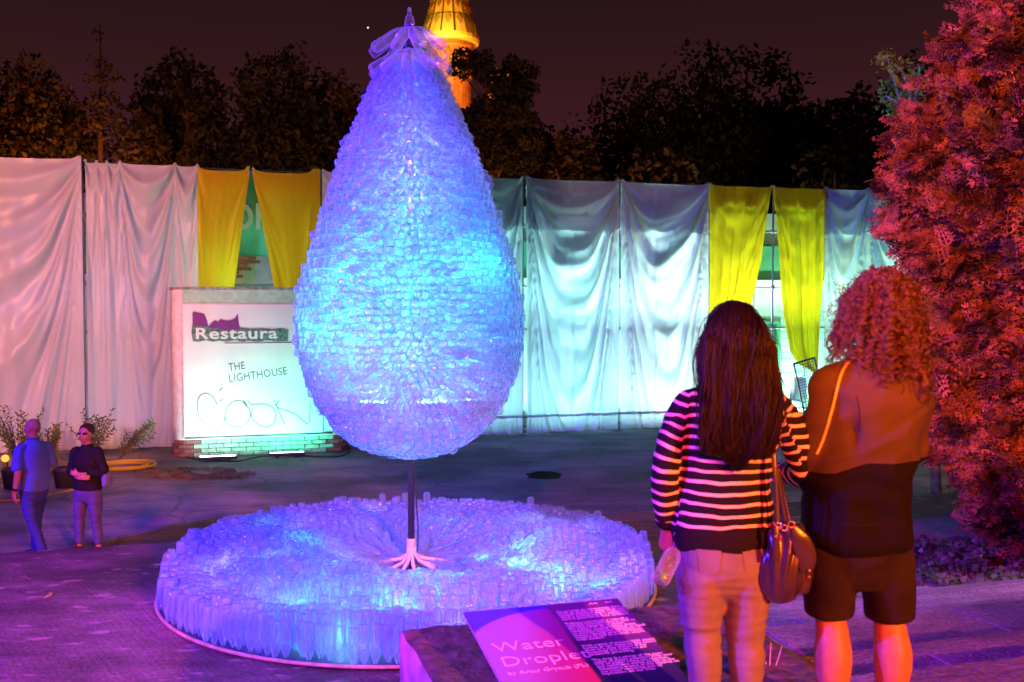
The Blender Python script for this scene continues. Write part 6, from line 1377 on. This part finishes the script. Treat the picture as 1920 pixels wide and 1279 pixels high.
# curls
M_hm = hair_mat('auburn_curls', (.032,.011,.006), .40); rh = random.Random(14); hc_ = Vector((.05,.0,1.625))
m = MB(); m.ell(hc_+Vector((0,-.002,-.005)), (.092,.108,.104), None, 24, 16); loft(m, [(.05,-.05,1.60),(.06,-.06,1.50),(.09,-.06,1.42)], [(.092,.075),(.095,.065),(.06,.04)], 20, 5)
me = voxel(m, .012, 3, 'hair'); displace(me, lambda p: .014*noise.noise(p*14)); hcap = link('hair', me, mat('auburn_base', (.05,.016,.010), .8, .1, noise_scale=25, var=.4), mn, True)
S = []
for k in range(330):
    th = rh.uniform(0, 2*math.pi); ph = math.acos(rh.uniform(-.35, 1)); n0 = Vector((math.sin(ph)*math.cos(th), math.sin(ph)*math.sin(th), math.cos(ph)))
    if n0.y > .75 and n0.z < .4: continue
    rt = hc_+Vector((n0.x*.098, n0.y*.112, n0.z*.105)); outw = Vector((n0.x, n0.y*.8, 0)); 
    L = rh.uniform(.17,.29)*(1.0 if n0.x > -.3 else .78)*(1.15 if n0.z < .3 and n0.x > .2 else 1); flat_ = rh.uniform(.015,.040)
    p1 = rt+(n0+Vector((0,0,.25))).normalized()*flat_*.8; p2 = p1+outw*.022+Vector((0,0,-L*.35)); p3 = p2+outw*.008+Vector((.008*(1 if n0.x > 0 else -1)+rh.gauss(0,.01),rh.gauss(0,.01),-L*.4)); p4 = p3+Vector((rh.gauss(0,.012),rh.gauss(0,.012),-L*.25))
    for q in (p2, p3, p4):
        if q.y > -.02 and abs(q.x-.05) < .1: q.y = min(q.y, .09)
        if q.z < 1.46 and q.y > -.10 and abs(q.x-.045) < .12: q.y = -.115-.02*rh.random()
    C = crom([np.array(tuple(q)) for q in (rt, p1, p2, p3, p4)], 13); C = [c+np.array(noise.noise_vector(Vector(c)*11))*.016*min(1,i/12) for i, c in enumerate(C)]; per_ = rh.uniform(.034,.085); rad_ = rh.uniform(.005,.016); phs = rh.uniform(0,6.28); hand_ = rh.choice((-1,1)); acc = 0; Lc = []
    for i, c in enumerate(C):
        if i: acc += np.linalg.norm(c-C[i-1])
        Lc.append(acc)
    nst = 11
    for s_ in range(nst):
        o1 = rh.gauss(0,.0030); o2 = rh.gauss(0,.0030); fz = rh.gauss(0,.25); cut = rh.randint(0,8); st = []
        for i, c in enumerate(C[:len(C)-cut]):
            t = (C[min(i+1,len(C)-1)]-C[max(i-1,0)]); t = Vector(t).normalized(); a_ = t.orthogonal().normalized(); b_ = t.cross(a_); an = 2*math.pi*Lc[i]/per_*hand_+phs+fz+1.6*math.sin(Lc[i]*31+phs*2); e_ = rad_*min(1, Lc[i]/.05)*(1+.5*math.sin(Lc[i]*23+phs))
            st.append(Vector(c)+(a_*math.cos(an)+b_*math.sin(an))*e_+a_*o1+b_*o2)
        S.append(st)
for k in range(700):     # frizz
    th = rh.uniform(0, 2*math.pi); ph = math.acos(rh.uniform(-.2, 1)); n0 = Vector((math.sin(ph)*math.cos(th), math.sin(ph)*math.sin(th), math.cos(ph))); p = hc_+Vector((n0.x*.11,n0.y*.11,n0.z*.11-.13*max(0,rh.random()-.3))); st = []
    for i in range(rh.randint(10,24)): p = p+(n0*.4+Vector((rh.gauss(0,.9),rh.gauss(0,.9),rh.gauss(-.4,.9))))*.007; st.append(Vector(p))
    S.append(st)
hair_obj('hair_strands', S, .00105, M_hm, hcap)
# ---------------------------------------------------------------- two passers-by on the plaza
fx_ = G(66, 1049); pm = empty('person', fx_, R(58), 'bald man in a blue polo shirt and jeans walking away on the plaza', 'person', 'passers-by on the plaza')
b1 = MB(); h1 = head(b1, (0,.015,1.615), yaw=R(18), s=1.0); loft(b1, [(0,0,1.36),(0,0,1.46),(0,.01,1.57)], [(.09,.07),(.06,.06),(.06,.062)], 14)
loft(b1, [(0,0,.80),(0,0,1.0),(0,0,1.25),(0,0,1.40)], [(.15,.11),(.15,.11),(.17,.11),(.10,.08)], 20)
aL = [(-.18,0,1.38),(-.235,-.05,1.10),(-.25,.0,.86)]; aR = [(.18,0,1.38),(.24,.0,1.12),(.20,.20,1.02)]
for q in (aL, aR): loft(b1, q, [.05,.043,.030], 12, 6)
hand(b1, aL[2], (0,.15,-1), (-1,0,0), 1.0, 20, thumb=1); hand(b1, aR[2], (-.3,.9,.1), (1,0,.3), 1.0, 20, thumb=1)
lg = [[(-.09,0,.86),(-.10,-.10,.50),(-.10,-.34,.14),(-.10,-.36,.09)], [(.09,0,.86),(.10,.12,.48),(.10,.14,.12),(.10,.14,.07)]]
for q in lg: loft(b1, q[:3]+[q[3]], [.08,.055,.04,.036], 14, 5)
link('body', voxel(b1, .011, 2), M_skin, pm, True); face_bits(pm, (0,.015,1.615), h1)
t1 = MB(); loft(t1, [(0,0,.88),(0,0,.95),(0,-.005,1.10),(0,0,1.25),(0,0,1.36),(0,0,1.43),(0,0,1.47)], [(.178,.145),(.182,.148),(.175,.145),(.182,.13),(.168,.112),(.105,.085),(.07,.068)], 26, 5, pw=2.3)
for sg_ in (-1,1): loft(t1, [(.12*sg_,0,1.39),(.185*sg_,0,1.36),(.215*sg_,-.015,1.24),(.235*sg_,-.03,1.14)], [(.055,.06),(.056,.064),(.055,.062),(.060,.066)], 18, 5)
M_polo = bpy.data.materials.new('striped_polo'); M_polo.use_nodes = True; nt = M_polo.node_tree; b = nt.nodes['Principled BSDF']; b.inputs['Roughness'].default_value = .85; tcn = nt.nodes.new('ShaderNodeTexCoord'); w_ = nt.nodes.new('ShaderNodeTexWave'); w_.bands_direction = 'Z'; w_.inputs['Scale'].default_value = 18; w_.inputs['Distortion'].default_value = .6
nt.links.new(tcn.outputs['Object'], w_.inputs['Vector']); r_ = nt.nodes.new('ShaderNodeValToRGB'); r_.color_ramp.elements[0].color = (.03,.07,.34,1); r_.color_ramp.elements[1].color = (.09,.17,.50,1); nt.links.new(w_.outputs['Color'], r_.inputs[0]); nt.links.new(r_.outputs[0], b.inputs['Base Color'])
me = voxel(t1, .011, 3, 'polo_shirt'); displace(me, wrinkle(5, .010, (4,4,10))); po = link('polo_shirt', me, M_polo, pm, True)
m = MB(); loft(m, [(0,0,1.44),(0,0,1.485)], [(.078,.076),(.070,.070)], 20, 3); m.build('collar', fabric('navy_collar', (.05,.08,.22)), po, True)
j1 = MB(); loft(j1, [(0,0,.74),(0,0,.84),(0,0,.96)], [(.12,.11),(.172,.135),(.165,.13)], 22, 5, pw=2.2)
for q in ([(-.09,0,.86),(-.10,-.06,.64),(-.10,-.12,.48),(-.10,-.26,.26),(-.10,-.36,.09)], [(.09,0,.86),(.10,.07,.66),(.10,.12,.48),(.10,.13,.26),(.10,.14,.06)]): loft(j1, q, [(.082,.095),(.078,.086),(.062,.068),(.056,.062),(.054,.060)], 18, 5)
me = voxel(j1, .011, 2, 'jeans'); displace(me, wrinkle(6, .010, (4,4,18))); link('jeans', me, fabric('blue_denim', (.03,.05,.20)), pm, True)
shoe(pm, (.10,.14,.09), (0,1), M_shoe, 1.05); shoe(pm, (-.10,-.40,.09), (0,1), M_shoe, 1.05)
m = MB(); loft(m, [Vector(aL[2])+Vector((0,-.01,.035)), Vector(aL[2])+Vector((0,-.012,.06))], [(.036,.036),(.036,.036)], 14, 2); m.build('wristwatch', M_shoe, pm, True)
# woman in black, arms folded, facing us
fx_ = G(166, 1041); pw_ = empty('person', fx_, R(172), 'woman in black top and cropped purple-lit jeans with folded arms, facing the camera', 'person', 'passers-by on the plaza')
b2 = MB(); h2 = head(b2, (0,.02,1.525), yaw=R(-6), pitch=R(-6), s=.95); loft(b2, [(0,0,1.26),(0,0,1.38),(0,.01,1.48)], [(.08,.06),(.05,.05),(.05,.055)], 14)
loft(b2, [(0,0,.78),(0,0,.95),(0,0,1.15),(0,0,1.32)], [(.15,.10),(.125,.09),(.15,.10),(.09,.07)], 20)
aL = [(-.15,0,1.29),(-.215,.0,1.05),(.02,.17,1.04)]; aR = [(.15,0,1.29),(.215,.0,1.04),(-.02,.20,1.00)]
for q in (aL, aR): loft(b2, q, [.042,.036,.026], 12, 6)
hand(b2, aL[2], (1,.1,.25), (0,1,.2), .9, 25, thumb=1); hand(b2, aR[2], (-1,.05,.1), (0,1,.1), .9, 25, thumb=-1)
lg = [[(-.09,0,.80),(-.10,.0,.46),(-.13,-.01,.10),(-.13,0,.05)], [(.09,0,.80),(.11,.0,.46),(.13,-.01,.10),(.13,0,.05)]]
for q in lg: loft(b2, q, [.08,.05,.032,.034], 14, 5)
link('body', voxel(b2, .011, 2), M_skin, pw_, True); face_bits(pw_, (0,.02,1.525), h2, .95)
t2 = MB(); loft(t2, [(0,0,.84),(0,0,.95),(0,0,1.08),(0,.01,1.18),(0,0,1.28),(0,0,1.335),(0,0,1.37)], [(.175,.135),(.165,.125),(.155,.12),(.170,.135),(.155,.105),(.10,.08),(.066,.062)], 24, 5, pw=2.2)
for q in (aL, aR): loft(t2, [(q[0][0]*.75,0,1.305), q[0], tuple((Vector(q[0])+Vector(q[1]))/2), q[1], tuple((Vector(q[1])*.4+Vector(q[2])*.6))], [.055,.062,.058,.054,.046], 18, 5)
me = voxel(t2, .011, 3, 'top'); displace(me, wrinkle(15, .009, (5,5,10))); link('top', me, fabric('black_jersey', (.012,.012,.014)), pw_, True)
j2 = MB(); loft(j2, [(0,0,.70),(0,0,.80),(0,0,.92)], [(.11,.10),(.168,.13),(.15,.11)], 22, 5, pw=2.2)
for sg_ in (-1,1): loft(j2, [(.088*sg_,0,.80),(.10*sg_,.005,.62),(.11*sg_,.005,.46),(.125*sg_,-.012,.28),(.13*sg_,-.01,.145)], [(.086,.10),(.080,.088),(.058,.064),(.056,.06),(.043,.047)], 18, 5, capk=.1)
me = voxel(j2, .011, 2, 'jeans'); displace(me, wrinkle(16, .010, (4,4,20))); link('jeans', me, fabric('mauve_denim', (.08,.08,.22)), pw_, True)
for sg_ in (-1,1): shoe(pw_, (.13*sg_,0,.09), (.25*sg_,1), M_shoe, .92)
m = MB(); M_ = Matrix.Rotation(R(-6),3,'Z'); m.ell((0,-.012,1.565), (.088,.105,.088), M_, 18, 12); m.ell((0,-.095,1.60), (.04,.04,.04)); hv = voxel(m, .010, 2, 'hair'); hv.transform(Matrix.Identity(4)); link('hair', hv, mat('brown_hair', (.05,.022,.014), .5, .3, noise_scale=40, var=.3), pw_, True)
m = MB(); m.box((-.072,.098,1.522),(-.012,.108,1.548), bev=.004); m.box((.012,.098,1.522),(.072,.108,1.548), bev=.004); m.box((-.012,.101,1.540),(.012,.105,1.545)); m.build('glasses', M_shoe, pw_, True)
hb2 = empty('handbag', fx_+Vector((0,0,0)), R(172), 'small bluish bag hanging at the side of the woman with folded arms', 'bag')
m = MB(); loft(m, [(-.235,-.03,1.05),(-.245,-.03,.98),(-.245,-.03,.88)], [(.02,.05),(.045,.09),(.045,.10)], 18, 5); m.build('pouch', fabric('blue_bag', (.14,.16,.34)), hb2, True)
m = MB(); m.tube([(-.23,-.03,1.06),(-.16,-.13,1.2),(-.10,-.11,1.335),(-.09,.02,1.35),(-.12,.12,1.2),(-.20,.06,1.08)], .007, 6); m.build('strap', M_shoe, hb2, True)
